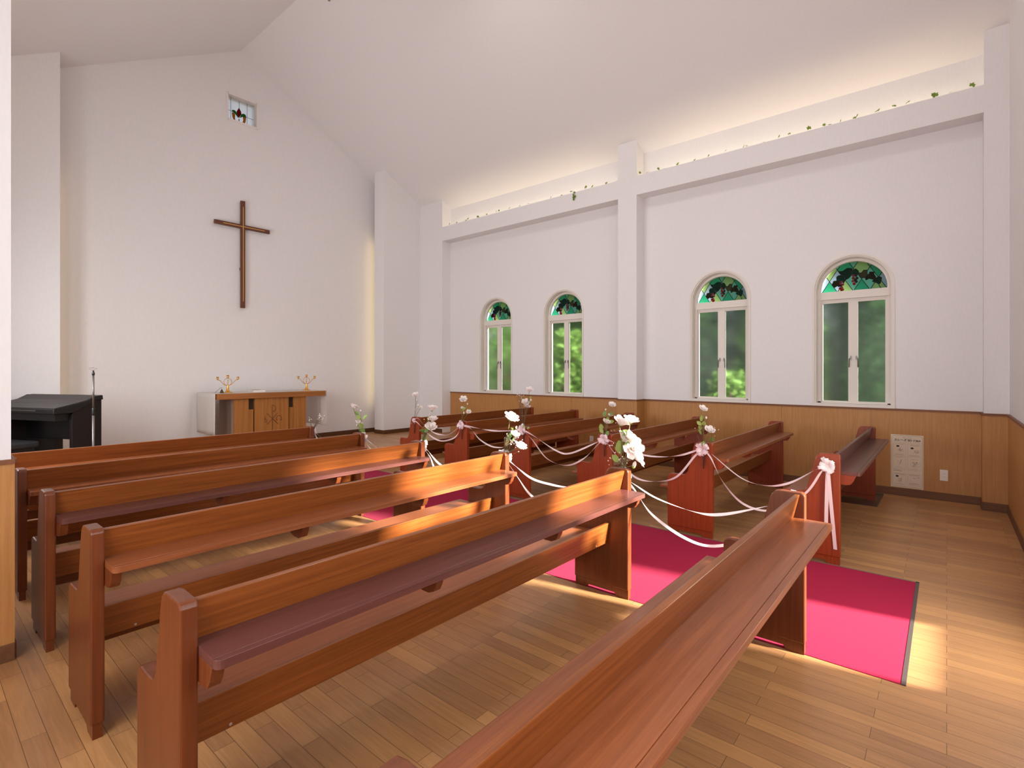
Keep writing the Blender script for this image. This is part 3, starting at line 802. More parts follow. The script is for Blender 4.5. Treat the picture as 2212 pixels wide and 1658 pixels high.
def spray(label, x, y, side, roses=(), buds=(), leaves=(), breath=(), tube_len=.13, lean=None):
    """x: aisle face of the end panel, y: rear of the pew; positions are absolute (y, z); side=+1 faces +x"""
    base = Vector((x + side * .014, y + .07, .70))
    t = thing('flower_spray', label, 'flowers', base, 0, 'artificial flower sprays on the pew ends')
    xo = lambda z=1.0: side * (random.uniform(-.018, .026) if z > .83 else random.uniform(.012, .034))
    b = NB(); lathe(b, [(.004, -tube_len + .02), (.007, 0.0), (.010, .06), (.009, .065)], n=10); obj('flower_tube', b, M_TUBE, t)
    st = NB()
    root_p = Vector((0, 0, .05))
    for (yy, zz, r) in roses:
        p = Vector((xo(zz), yy - base.y, zz - base.z))
        d = Vector((random.uniform(-.5, -.2) if side < 0 else random.uniform(-.35, .2), -.35 + random.uniform(-.2, .2), .75 if r < .05 else .2)).normalized()
        inst('rose', random.choice(ROSES), t, p, r, d)
        mid = (root_p + p) / 2 + Vector((0, random.uniform(-.01, .01), .02)); tube(st, [root_p, mid, p - d * r * .2], .0022, 5)
    for (yy, zz, r) in buds:
        p = Vector((xo(zz), yy - base.y, zz - base.z)); d = Vector((random.uniform(-.3, .3), random.uniform(-.4, .3), 1)).normalized()
        inst('bud', BUD, t, p, r, d); tube(st, [root_p, (root_p + p) / 2 + Vector((0, .01, .02)), p], .0016, 5)
    for (yy, zz, s_) in leaves:
        p = Vector((xo(zz), yy - base.y, zz - base.z))
        out_ = Vector((random.uniform(-.8, .2), (p.y + random.uniform(-.03, .03)) * 9, random.uniform(.1, .8))).normalized()
        nz_ = Vector((-.75, -.5 + random.uniform(-.4, .4), .4 + random.uniform(-.4, .4))); nz_ = (nz_ - nz_.dot(out_) * out_).normalized()
        q = Matrix((out_.cross(nz_), out_, nz_)).transposed().to_euler()
        inst('leaf', random.choice(LEAVES), t, p - out_ * s_ * .5, s_ * 1.12, q)
        tube(st, [Vector((0, 0, min(p.z - .03, .2))), p - out_ * s_ * .5], .0013, 4)
    obj('stem', st, [M_STEM, M_TWIG][1 if lean else 0], t)
    if breath:
        sb = NB()
        for (yy, zz, n_) in breath:
            cpt = Vector((xo(zz), yy - base.y, zz - base.z))
            for k in range(n_):
                p = cpt + Vector((random.uniform(-.03, .03), random.gauss(0, .024), random.gauss(0, .024)))
                tube(sb, [root_p, root_p.lerp(p, .6) + Vector((0, random.uniform(-.012, .012), 0)), p], .0008, 4)
                ball(sb, p, random.uniform(.0032, .0052), 1, 1)
        obj('baby_breath', sb, [M_TWIG, M_BEAD], t)
    return t
AX, BX = LX + PLEN, RX
spray('sparse baby\'s breath with no roses on the foremost pew of the organ side', AX, LEFT_Y[0], 1, [], [(5.355, .78, .012)], [], [(5.26, .91, 16), (5.48, .875, 6), (5.2, .90, 6)])
spray('white flowers over broad yellow green leaves on the second organ side pew', AX, LEFT_Y[1], 1, [(4.555, 1.043, .04), (4.49, .885, .032)], [(4.484, 1.014, .014), (4.52, .872, .014)],
      [(4.53, .99, .05), (4.524, .950, .055), (4.49, .95, .05), (4.42, .955, .06), (4.44, .875, .065), (4.395, .835, .06)])
spray('tilted white rose spray leaning to the aisle on the plum shelved third pew', AX, LEFT_Y[2], 1, [(3.405, 1.08, .044), (3.413, .985, .036), (3.405, .918, .046)], [(3.437, 1.035, .016)],
      [(3.45, .99, .06), (3.517, .885, .08), (3.46, .90, .05), (3.51, .822, .07), (3.43, .87, .05)], [(3.46, .98, 7), (3.39, 1.02, 7)])
spray('upright rose with drooping petals and thick pale stems on the sunlit pew end', AX, LEFT_Y[3], 1, [(2.512, 1.052, .046), (2.455, .935, .032), (2.435, .845, .036)], [(2.470, .992, .013)],
      [(2.50, .975, .05), (2.52, .94, .05), (2.48, .945, .05), (2.50, .92, .045), (2.47, .91, .05)], [(2.535, .90, 10), (2.49, .885, 8), (2.44, .88, 8)])
spray('fullest bunch of dazzling white roses on the long pew with the plum shelf', AX, LEFT_Y[4] - .02, 1, [(1.588, 1.078, .041), (1.520, 1.096, .038), (1.566, .975, .042), (1.531, .990, .042), (1.52, .925, .052), (1.50, .885, .052)], [(1.520, 1.034, .018), (1.505, .825, .024)],
      [(1.56, 1.03, .06), (1.555, 1.0, .055), (1.59, .975, .06), (1.60, .925, .08), (1.54, .95, .06), (1.615, .858, .055), (1.51, 1.0, .04)], [(1.66, .91, 4), (1.67, .83, 5), (1.56, .86, 12)])
spray('bare twig with one white flower tangled in ribbon on the foremost window side pew', BX, RIGHT_Y[0], -1, [(5.365, 1.086, .036), (5.28, .925, .03)], [(5.330, 1.026, .013), (5.287, .962, .022)], [], [(5.37, .72, 3)], lean=True)
spray('short white flowers above small leaves on the second window side pew end', BX, RIGHT_Y[1], -1, [(4.450, 1.066, .038), (4.46, .965, .020), (4.385, .918, .026)], [(4.405, 1.016, .014), (4.43, .91, .018)],
      [(4.43, .965, .045), (4.47, .945, .04), (4.40, .945, .045), (4.42, .90, .04)])
spray('tallest spray, a white flower on long bare stems with wiry baby\'s breath', BX, RIGHT_Y[2], -1, [(3.447, 1.200, .034), (3.515, 1.06, .038), (3.50, 1.02, .03)], [(3.42, 1.10, .017)],
      [(3.434, 1.125, .05), (3.455, 1.09, .05), (3.45, .80, .04), (3.52, .81, .035)], [(3.59, 1.155, 16), (3.56, 1.10, 8)], lean=True)
spray('leafy spray with pale curled flowers on the pew just before the wall pillar', BX, RIGHT_Y[3], -1, [(2.455, 1.082, .036), (2.475, .985, .022), (2.50, .92, .034)], [(2.505, 1.043, .013)],
      [(2.535, 1.0, .05), (2.455, 1.005, .05), (2.49, .96, .05), (2.47, .93, .055), (2.560, .87, .06), (2.55, .835, .05), (2.49, .815, .05)], [(2.43, .88, 3)])
spray('large blush rose under green leaves on the pew with the widest bow', BX, RIGHT_Y[4], -1, [(1.582, 1.086, .034), (1.528, .908, .040)], [(1.556, 1.019, .015)],
      [(1.597, 1.012, .05), (1.602, .972, .045), (1.565, .975, .05), (1.60, .935, .045), (1.607, .895, .05), (1.50, .848, .062), (1.572, .80, .045)], [(1.49, .92, 4), (1.61, .93, 2)])

# ------------------------------------------------------------------ bows and ribbon swags
def strip(bm, pts, wd, normals, mi=0):
    rows = []
    for p, n_ in zip(pts, normals): rows.append((bm.verts.new(p - n_ * wd / 2), bm.verts.new(p + n_ * wd / 2)))
    for a_, b_ in zip(rows, rows[1:]):
        f = bm.faces.new((a_[0], b_[0], b_[1], a_[1])); f.smooth = True; f.material_index = mi
def bow(label, x, y, z, side, size=.05, n_=11, m=None, tails=None):
    t = thing('ribbon_bow', label, 'bow', (x + side * .006, y, z), 0, 'ribbon bows on the pew ends')
    b = NB()
    for k in range(n_):
        ang = 2 * PI * k / n_ + random.uniform(-.2, .2); ln_ = size * random.uniform(.75, 1.1)
        dirv = Vector((side * random.uniform(.15, .75), math.cos(ang), math.sin(ang))).normalized()
        wv = dirv.cross(Vector((side, 0, 0))).normalized(); up = wv.cross(dirv).normalized()
        pts = []; nn = 12
        for i in range(nn + 1):
            a_ = 2 * PI * i / nn
            pts.append(dirv * ln_ * (1 - math.cos(a_)) / 2 + up * ln_ * .30 * math.sin(a_) * math.sin(a_ / 2) + Vector((side * .006, 0, 0)))
        strip(b, pts, .024, [wv] * len(pts))
    obj('loops', b, m or M_RIBBON, t, recalc=False)
    b = NB(); ball(b, (side * .008, 0, 0), .010, 0, 2); obj('knot', b, m or M_RIBBON, t)
    if tails:
        for (y1, z1, ph) in tails:
            b = NB(); pts = []; nr = []
            for i in range(13):
                v = i / 12; pts.append(Vector((side * (.012 + .012 * math.sin(v * 3 + ph)), (y1 - y) * v, (z1 - z) * v))); nr.append(Vector((side * .25 * math.sin(v * 2 + ph), 1, 0)).normalized())
            strip(b, pts, .024, nr); obj('tail', b, M_RIBBON, t, recalc=False)
    return t
for i, lab in enumerate(('small white bow on the foremost organ side pew with baby\'s breath', 'white bow below yellow green leaves on the second organ side pew', 'white bow under the tilted rose spray on the third organ side pew',
        'big bright white bow on the pew end with thick pale stems', 'white bow hidden beneath the fullest bunch of roses', 'white bow on the end of the pew closest to the camera')):
    y = LEFT_Y[i] + .07 - (.02 if i == 4 else 0)
    bow(lab, AX, y, (.755, .765, .76, .765, .745, .745)[i], 1, (.056, .060, .066, .074, .064, .056)[i], m=M_RIBW)
for i, lab in enumerate(('loose ribbon knot on the foremost window side pew', 'pale pink bow on the second window side pew below short flowers', 'pale pink bow at the foot of the tallest bare stemmed spray',
        'pale pink bow on the pew end just before the wall pillar', 'wide pale pink bow under the single large rose', 'white bow with two long pink tails on the pew nearest the poster')):
    y = RIGHT_Y[i] + .075; z = (.765, .765, .775, .762, .757, .722)[i]
    bow(lab, BX, y, z, -1, (.035, .062, .066, .062, .066, .066)[i], m=M_RIBW if i == 5 else M_RIBBON, n_=5 if i == 0 else (14 if i == 5 else 11),
        tails=[(y + .012, .22, 0.3), (y - .045, .115, 1.4)] if i == 5 else None)
def catmull(P, n_=8):
    R = []
    for i in range(len(P) - 1):
        p0, p1, p2, p3 = P[max(i - 1, 0)], P[i], P[i + 1], P[min(i + 2, len(P) - 1)]
        for k in range(n_):
            t = k / n_
            R.append(0.5 * ((2 * p1) + (p2 - p0) * t + (2 * p0 - 5 * p1 + 4 * p2 - p3) * t * t + (3 * p1 - p0 - 3 * p2 + p3) * t ** 3))
    return R + [P[-1]]
def swag(label, x, side, yz, ph, m, group, wd=.017):
    P = [Vector((x + side * (.022 if k in (0, len(yz) - 1) else .03), a_, c_)) for k, (a_, c_) in enumerate(yz)]
    Q = catmull(P); b = NB(); nr = []
    c0 = Q[len(Q) // 2]
    for i, q in enumerate(Q):
        tg = (Q[min(i + 1, len(Q) - 1)] - Q[max(i - 1, 0)]).normalized()
        u = Vector((side, 0, 0)); v = tg.cross(u).normalized(); a_ = ph + 1.9 * math.sin(i / len(Q) * PI * 1.5 + ph)
        nr.append((math.cos(a_) * v + math.sin(a_) * u).normalized())
    strip(b, [q - c0 for q in Q], wd, nr)
    o = obj('ribbon_swag', b, m, recalc=False); o.location = c0
    return tag(o, label, 'ribbon', group)
RN = ['first', 'second', 'third', 'fourth', 'fifth', 'sixth']
SR = {
 0: ([(5.385, .765), (5.285, .795), (5.139, .697), (4.971, .633), (4.833, .618), (4.687, .638), (4.51, .745)], [(5.385, .755), (5.299, .739), (5.112, .622), (4.933, .551), (4.772, .548), (4.58, .614), (4.50, .735)]),
 1: ([(4.49, .765), (4.339, .755), (4.1, .738), (3.90, .735), (3.674, .757), (3.56, .775)], [(4.48, .755), (4.328, .735), (4.186, .623), (4.026, .56), (3.892, .549), (3.772, .576), (3.60, .70), (3.55, .76)]),
 2: ([(3.54, .775), (3.39, .727), (3.088, .594), (2.917, .583), (2.65, .70), (2.55, .755)], [(3.53, .765), (3.40, .68), (3.206, .5), (2.962, .456), (2.753, .549), (2.595, .701), (2.54, .75)]),
 3: ([(2.53, .762), (2.40, .735), (2.157, .657), (1.956, .651), (1.766, .686), (1.60, .755)], [(2.52, .755), (2.38, .60), (2.203, .439), (2.0, .425), (1.807, .492), (1.645, .691), (1.59, .745)]),
 4: ([(1.58, .757), (1.50, .72), (1.269, .555), (1.08, .519), (.917, .564), (.75, .68), (.68, .722)], [(1.57, .75), (1.51, .69), (1.414, .506), (1.269, .358), (1.097, .321), (.93, .385), (.793, .522), (.71, .67), (.67, .715)])}
SLd = {
 0: ([(5.38, .755), (5.2, .68), (4.95, .61), (4.7, .63), (4.44, .765)], [(5.38, .75), (5.2, .58), (4.92, .46), (4.65, .52), (4.44, .755)]),
 1: ([(4.43, .765), (4.3, .71), (4.0, .61), (3.75, .64), (3.54, .76)], [(4.43, .76), (4.3, .65), (4.0, .56), (3.72, .60), (3.54, .75)]),
 2: ([(3.53, .76), (3.47, .725), (3.293, .615), (3.0, .58), (2.75, .66), (2.58, .76)], [(3.53, .755), (3.44, .67), (3.37, .58), (3.2, .54), (3.0, .54), (2.75, .61), (2.58, .75)]),
 3: ([(2.57, .765), (2.47, .705), (2.32, .634), (2.153, .614), (2.0, .616), (1.8, .66), (1.59, .745)], [(2.57, .755), (2.45, .624), (2.32, .506), (2.1, .42), (1.9, .45), (1.7, .6), (1.59, .735)]),
 4: ([(1.58, .745), (1.50, .705), (1.353, .642), (1.125, .6), (.968, .612), (.732, .698), (.61, .745)], [(1.58, .74), (1.50, .67), (1.384, .538), (1.18, .437), (1.006, .426), (.8, .53), (.61, .735)])}
for side_, data, x, m, nm in ((-1, SR, BX, M_RIBBON, 'window'), (1, SLd, AX, M_RIBW, 'organ')):
    for k, (u, l) in data.items():
        swag('upper ribbon of the pair strung between the %s and %s pews of the %s side' % (RN[k], RN[k + 1], nm), x, side_, u, .5 + k * .7, m, 'ribbons strung along the %s side of the aisle' % nm)
        swag('lower, deeper hanging ribbon between the %s and %s pews of the %s side' % (RN[k], RN[k + 1], nm), x, side_, l, 1.6 + k * .9, m, 'ribbons strung along the %s side of the aisle' % nm)

# ------------------------------------------------------------------ sanctuary: cross, altar and what stands on it
t = thing('wall_cross', 'tall plain wooden cross with thin gold inlay hanging on the altar wall', 'cross', (3.737, YF - .055, 3.4))
b = NB(); bx(b, -.034, .034, -.02, .022, -.93, .865); obj('upright', b, M_CROSS, t, bevel=.003)
b = NB(); bx(b, -.442, -.034, -.02, .022, .40, .465); bx(b, .034, .446, -.02, .022, .40, .465); obj('crossbar', b, wood('cross_walnut_bar', lin(84, 44, 26), lin(116, 66, 42), 'X', freq=30, rough=.5), t, bevel=.003)
b = NB(); bx(b, -.006, .006, -.024, -.0195, -.82, .765); bx(b, -.315, -.006, -.024, -.0195, .427, .439); bx(b, .006, .355, -.024, -.0195, .427, .439); obj('inlay', b, M_GOLDSTRIP, t)
b = NB(); bx(b, -.03, .03, .022, .054, -.3, -.25); bx(b, -.03, .03, .022, .054, .42, .45); obj('wall_mount', b, M_CROSS, t)

AY = 8.2
t = thing('altar', 'oak altar with carved front panel against the front wall', 'altar', (0, AY, ZP))
b = NB(); bx(b, 3.02, 4.755, 0, .72, .83, .917); obj('table_top', b, M_ALTARX, t, bevel=.003)
b = NB(); bx(b, 3.285, 4.43, .10, .62, 0, .83); obj('core', b, mat('altar_side_grey', lin(150, 128, 116), .7), t)
for (x0, x1) in ((3.283, 3.495), (4.213, 4.43)):
    b = NB(); bx(b, x0, x1, .055, .10, 0, .829); obj('front_stile', b, M_ALTAR, t, bevel=.002)
for (x0, x1) in ((3.497, 3.566), (4.142, 4.211)):
    b = NB(); bx(b, x0, x1, .062, .10, 0, .66); obj('inset_strip', b, M_ALTAR, t)
    b = NB(); bx(b, x0, x1, .09, .10, .66, .829); obj('slot', b, M_ALTARD, t)
for (x0, x1) in ((3.568, 3.584), (4.126, 4.140)):
    b = NB(); bx(b, x0, x1, .092, .10, 0, .829); obj('slot', b, M_ALTARD, t)
b = NB(); bx(b, 3.585, 4.125, .045, .10, 0, .829); cp = obj('front_panel', b, M_ALTAR, t, bevel=.002)
b = NB()
def cv(p, q, r=.0045): tube(b, [(p[0], .0445, p[1] - ZP), (q[0], .0445, q[1] - ZP)], r, 5)
cv((3.855, .875), (3.855, .40)); cv((3.77, .74), (3.945, .565)); cv((3.945, .74), (3.77, .565))
ar = [(3.855 + .055 * math.sin(a_), .815 + .055 * math.cos(a_)) for a_ in [PI * k / 8 for k in range(9)]]
for p, q in zip(ar, ar[1:]): cv(p, q)
om = [(3.965 + .042 * math.sin(a_), .655 + .042 * math.cos(a_)) for a_ in [-PI * .78 + 2 * PI * .78 * k / 12 for k in range(13)]]
for p, q in zip(om, om[1:]): cv(p, q)
cv(om[0], (om[0][0] - .03, om[0][1] - .002)); cv(om[-1], (om[-1][0] + .03, om[-1][1] - .002))
al = [(3.745, .700), (3.735, .655), (3.745, .61), (3.765, .60), (3.775, .63), (3.755, .655), (3.735, .65)]
for p, q in zip(al, al[1:]): cv(p, q, .0035)
obj('carved_emblem', b, M_CARVE, cp)
# cloth over the top, hanging at both ends
t = thing('altar_cloth', 'thin white cloth over the altar top, hanging down at both ends', 'cloth', (0, AY, ZP + .917))
b = NB(); bx(b, 3.004, 4.771, .004, .73, .0005, .003); obj('top_sheet', b, M_CLOTH, t)
def drop(x, side, z1, m, name):
    b = NB(); g = []
    for i in range(11):
        v = i / 10; row = []
        for j in range(19):
            u = j / 18; row.append(b.verts.new((x + side * (.004 + .006 * v * math.sin(u * 17 + 1)), .004 + .726 * u, .002 - v * z1)))
        g.append(row)
    for i in range(10):
        for j in range(18): f = b.faces.new((g[i][j], g[i][j + 1], g[i + 1][j + 1], g[i + 1][j])); f.smooth = True
    o = obj(name, b, m, t, recalc=False); md = o.modifiers.new('thick', 'SOLIDIFY'); md.thickness = .0015
drop(3.002, -1, .615, M_CLOTH, 'side_drop'); drop(4.773, 1, .60, M_LACE, 'lace_drop')
ZT = ZP + .921
def candelabrum(label, x, y):
    t = thing('candelabrum', label, 'candelabrum', (x, y, ZT), 0, 'candelabra on the altar')
    b = NB(); lathe(b, [(.066, 0), (.066, .006), (.050, .012), (.030, .024), (.020, .045), (.015, .085), (.013, .10), (.013, .115), (.009, .125)], n=24); obj('foot', b, M_BRASS, t)
    b = NB(); ring = [(.057 * math.cos(2 * PI * k / 24), 0, .168 + .055 * math.sin(2 * PI * k / 24)) for k in range(25)]; tube(b, ring, .0038, 8); obj('ring', b, M_BRASS, t)
    b = NB(); tube(b, [(0, 0, .12), (0, 0, .20)], .003, 6)
    hr = [(.012 * math.sin(a_), 0, .190 + .010 * math.cos(a_)) for a_ in [PI * k / 6 for k in range(7)]]; tube(b, hr, .0025, 6)
    tube(b, [(-.012, 0, .165), (.012, 0, .148)], .0025, 6); tube(b, [(-.012, 0, .148), (.012, 0, .165)], .0025, 6); obj('emblem', b, M_BRASS, t)
    for sx in (-1, 1):
        b = NB(); tube(b, catmull([Vector((0, 0, .115)), Vector((sx * .045, 0, .122)), Vector((sx * .085, 0, .160)), Vector((sx * .115, 0, .192)), Vector((sx * .146, 0, .198))], 6), .0042, 8); obj('arm', b, M_BRASS, t)
    for px, pz in ((-.148, .196), (0, .222), (.148, .196)):
        b = NB(); lathe(b, [(.006, 0), (.010, .012), (.024, .018), (.012, .024), (.017, .034), (.016, .046), (.019, .050), (.012, .048)], c=(px, 0, pz), n=16); obj('candle_cup', b, M_BRASS, t)
candelabrum('brass three armed candelabrum beside the dark bell shaped snuffer', 3.267, 8.45)
candelabrum('brass three armed candelabrum at the end of the altar away from the organ', 4.542, 8.45)
t = thing('candle_snuffer', 'dark bell shaped candle snuffer with a bent handle on the altar', 'snuffer', (3.162, 8.40, ZT))
b = NB(); lathe(b, [(.030, 0), (.028, .004), (.012, .048), (.006, .056)], n=18); obj('bell', b, mat('dark_bronze', lin(84, 72, 54), .4, metal=.6), t)
b = NB(); tube(b, [(0, 0, .054), (0, 0, .082), (-.01, 0, .085), (-.10, -.01, .008)], .003, 6); obj('handle', b, M_STEEL, t)
t = thing('book', 'white book lying on the altar between the two candelabra', 'book', (3.73, 8.5, ZT), .05)
b = NB(); bx(b, -.10, .105, -.075, .075, 0, .003); bx(b, -.10, .105, -.075, .075, .027, .030); bx(b, -.103, -.10, -.075, .075, 0, .030); obj('cover', b, M_BOOKC, t)
b = NB(); bx(b, -.099, .10, -.07, .07, .003, .027); obj('pages', b, M_BOOKP, t)
b = NB(); bx(b, -.08, .04, -.05, .06, .0302, .0325); obj('bookmark_sheet', b, M_BOOKD, t)

# ------------------------------------------------------------------ organ, bench, stand
OR = (0.602, 8.273, ZP); ORZ = math.atan2(-.916, .40)
t = thing('electronic_organ', 'black electronic organ with closed sloping lid beside the left pier', 'organ', OR, ORZ)
W = 1.15
for x0 in (0.02, W - .06):
    b = NB(); prism(b, [(.19, 0), (.19, .78), (.24, .86), (.46, .955), (.50, .955), (.50, 0)], 'x', x0, x0 + .04); obj('side_panel', b, M_ORGSIDE, t, bevel=.004)
b = NB(); prism(b, [(0, .80), (0, .845), (.012, .855), (.33, .925), (.43, .975), (.50, .982), (.505, .93), (.44, .93), (.20, .80)], 'x', 0, W); obj('case', b, M_BLACK, t, bevel=.006)
b = NB(); bx(b, .03, W - .03, .02, .22, .845, .850, T=None)
bm2 = b; bm2.clear()
prism(bm2, [(.016, .8575), (.20, .8975), (.20, .8995), (.016, .8600)], 'x', .012, W - .012); prism(bm2, [(.203, .8985), (.335, .9285), (.430, .9775), (.430, .9795), (.335, .9310), (.203, .9005)], 'x', .012, W - .012)
obj('lid', bm2, M_LID, t)
b = NB(); bx(b, .30, W - .27, -.003, .0, .826, .838); obj('lid_grip', b, M_STEEL, t)
b = NB(); bx(b, .06, W - .06, .05, .22, .72, .80); obj('keyboard_bed', b, M_BLACK, t)
b = NB(); bx(b, .06, W - .06, .40, .43, .47, .93); obj('back_panel', b, M_BLACK, t)
b = NB(); bx(b, .06, .60, .36, .44, 0.02, .47); obj('pedal_box', b, M_ORGSIDE, t)
b = NB(); bx(b, .02, .06, 0.05, .19, .0, .05); bx(b, W - .06, W - .02, .05, .19, 0, .05); obj('foot', b, M_BLACK, t)
t = thing('organ_bench', 'low black padded bench tucked in front of the organ', 'bench', OR, ORZ)
b = NB(); bx(b, .30, 1.0, -.36, -.035, .455, .52); obj('seat', b, M_BENCH, t, bevel=.018, seg=3)
b = NB(); bx(b, .33, .97, -.33, -.065, .38, .455); obj('apron', b, M_BLACK, t)
for (x0, y0) in ((.33, -.33), (.93, -.33), (.33, -.105), (.93, -.105)):
    b = NB(); bx(b, x0, x0 + .04, y0, y0 + .04, 0, .38); obj('leg', b, M_BLACK, t)
t = thing('microphone_stand', 'slim steel telescopic stand with black tip in front of the organ side', 'stand', (1.333, 6.9, ZP))
b = NB(); lathe(b, [(.13, 0), (.13, .012), (.11, .02), (.02, .028)], n=28); obj('base', b, M_BLACK, t)
b = NB(); tube(b, [(0, 0, .02), (0, 0, .80)], .012, 12); obj('lower_tube', b, M_STEEL, t)
b = NB(); lathe(b, [(.013, .79), (.015, .80), (.014, .86), (.012, .87)], n=14); obj('clutch', b, M_BLACK, t)
b = NB(); tube(b, [(0, 0, .86), (0, 0, 1.225)], .009, 12); obj('upper_tube', b, M_STEEL, t)
b = NB(); lathe(b, [(.013, 1.215), (.013, 1.235), (.008, 1.25), (.006, 1.262)], n=14); obj('tip', b, M_BLACK, t)
b = NB(); tube(b, [(-.04, .0, 1.275), (0, 0, 1.265), (.035, 0, 1.283), (0, .01, 1.292), (-.035, 0, 1.288)], .0018, 5); obj('wire_clip', b, M_STEEL, t)

# ------------------------------------------------------------------ poster, outlets
t = thing('poster', 'cream instruction poster with small line drawings low on the wainscot', 'poster', (XB - D - .001, .345, .092))
PW, PH = .294, .600
b = NB(); bx(b, -.0012, .0005, -PW / 2, PW / 2, 0, PH); obj('paper', b, M_PAPER, t)
def pm(u, v):  # poster coordinates: u 0..1 from the left as seen from the room, v 0..1 from the top
    return (PW / 2 - u * PW, PH - v * PH)
ink = NB(); fa = NB()
def bar(bm_, u0, v0, u1, v1, th=.0012):
    p, q = pm(u0, v0), pm(u1, v1)
    d_ = Vector((q[0] - p[0], q[1] - p[1])); n_ = Vector((-d_.y, d_.x)).normalized() * th / 2
    P = [(p[0] + n_.x, p[1] + n_.y), (q[0] + n_.x, q[1] + n_.y), (q[0] - n_.x, q[1] - n_.y), (p[0] - n_.x, p[1] - n_.y)]
    prism(bm_, P, 'x', -.0018, -.0012)
def loop(bm_, P, th=.0012):
    for p, q in zip(P, P[1:] + P[:1]): bar(bm_, *p, *q, th)
def blob(bm_, u, v, ru, rv):
    P = [pm(u + ru * math.cos(a_), v + rv * math.sin(a_)) for a_ in [2 * PI * k / 14 for k in range(14)]]
    prism(bm_, P, 'x', -.0018, -.0012)
loop(ink, [(.07, .02), (.93, .02), (.965, .04), (.965, .96), (.93, .98), (.07, .98), (.035, .96), (.035, .04)], .0016)
for (u0, u1) in ((.08, .47), (.53, .92)):
    for (v0, v1) in ((.17, .40), (.415, .645), (.735, .95)): loop(fa, [(u0, v0), (u1, v0), (u1, v1), (u0, v1)], .0009)
for k in range(13): bar(ink, .08 + k * .066, .66, .115 + k * .066, .66, .0014)
bar(ink, .08, .685, .34, .685, .003)
for (u, v) in ((.22, .22), (.66, .245), (.20, .79)): blob(ink, u, v, .05, .016)
def sketch(u, v, s):
    r_ = random.Random(int(u * 100 + v * 1000))
    for k in range(9):
        a_ = r_.uniform(0, 6.28); du, dv = s * math.cos(a_), s * .5 * math.sin(a_)
        u2, v2 = u + r_.uniform(-.06, .06), v + r_.uniform(-.03, .03); bar(ink if k % 3 == 0 else fa, u2 - du, v2 - dv, u2 + du, v2 + dv, .0013)
sketch(.30, .29, .07); sketch(.78, .30, .07); sketch(.75, .54, .08); sketch(.28, .85, .07)
bar(ink, .34, .47, .28, .56, .003); bar(ink, .22, .50, .24, .50, .003); bar(fa, .22, .52, .25, .56); blob(ink, .80, .505, .012, .008); loop(fa, [(.75 + .15 * math.cos(2 * PI * k / 18), .55 + .045 * math.sin(2 * PI * k / 18)) for k in range(18)])
bar(ink, .70, .80, .74, .805, .004); bar(fa, .74, .81, .84, .79); bar(ink, .84, .79, .88, .785, .004)
for (u0, v0, n_, w_) in ((.14, .182, 1, .30), (.60, .185, 2, .28), (.14, .37, 2, .28), (.58, .375, 2, .30), (.14, .428, 1, .26), (.18, .62, 1, .2), (.62, .455, 1, .22), (.62, .63, 1, .22), (.14, .745, 2, .3), (.58, .745, 2, .30), (.14, .93, 1, .3), (.58, .90, 3, .3)):
    for k in range(n_):
        for j in range(int(w_ / .03)): bar(fa, u0 + j * .03, v0 + k * .013, u0 + j * .03 + .022, v0 + k * .013, .0022)
for j in range(26): bar(ink, .09 + j * .031, .142 + j * .0004, .11 + j * .031, .142 + j * .0004, .0016)
obj('printed_drawing', ink, M_INK, t); obj('faint_print', fa, M_INKL, t)
def text(body, u, v, size, parent, m, name='printed_title', shear=0, bold=.0):
    cu = bpy.data.curves.new(name, 'FONT'); cu.body = body; cu.size = size; cu.extrude = .0003; cu.offset = bold; cu.shear = shear
    tmp = bpy.data.objects.new('tmp', cu); C.objects.link(tmp)
    dg = bpy.context.evaluated_depsgraph_get(); me = bpy.data.meshes.new_from_object(tmp.evaluated_get(dg)); bpy.data.objects.remove(tmp)
    me.materials.clear(); me.materials.append(m)
    o = bpy.data.objects.new(name, me); C.objects.link(o); o.parent = parent
    p = pm(u, v); o.matrix_local = Matrix(((0, 0, -1, -.0016), (-1, 0, 0, p[0]), (0, 1, 0, p[1]), (0, 0, 0, 1)))
    return o
text('ユレーズ', .095, .118, .029, t, M_INK, shear=.15, bold=.0009); text('SD', .525, .118, .030, t, M_INK, bold=.0009); text('使用法', .69, .118, .0225, t, M_INK, bold=.0007)
text('ネオ・シール', .37, .062, .0135, t, M_INK)
def outlet(label, y, z):
    t = thing('wall_outlet', label, 'outlet', (XB - D, y, z), 0)
    b = NB(); bx(b, -.006, .0005, -.035, .035, -.06, .06); obj('cover_plate', b, M_PLASTIC, t, bevel=.004)
    b = NB(); bx(b, -.0075, -.006, -.016, .016, -.034, .034); obj('socket', b, M_PLASTIC, t, bevel=.001)
    b = NB()
    for zz in (-.017, .017):
        for yy in (-.0065, .0065): bx(b, -.0080, -.0074, yy - .0012, yy + .0012, zz - .004, zz + .004)
    obj('slots', b, M_DARKHOLE, t)
outlet('white double wall outlet beside the poster', .023, .277); outlet('white wall outlet low on the wainscot, glimpsed between the pews', 4.47, .285)

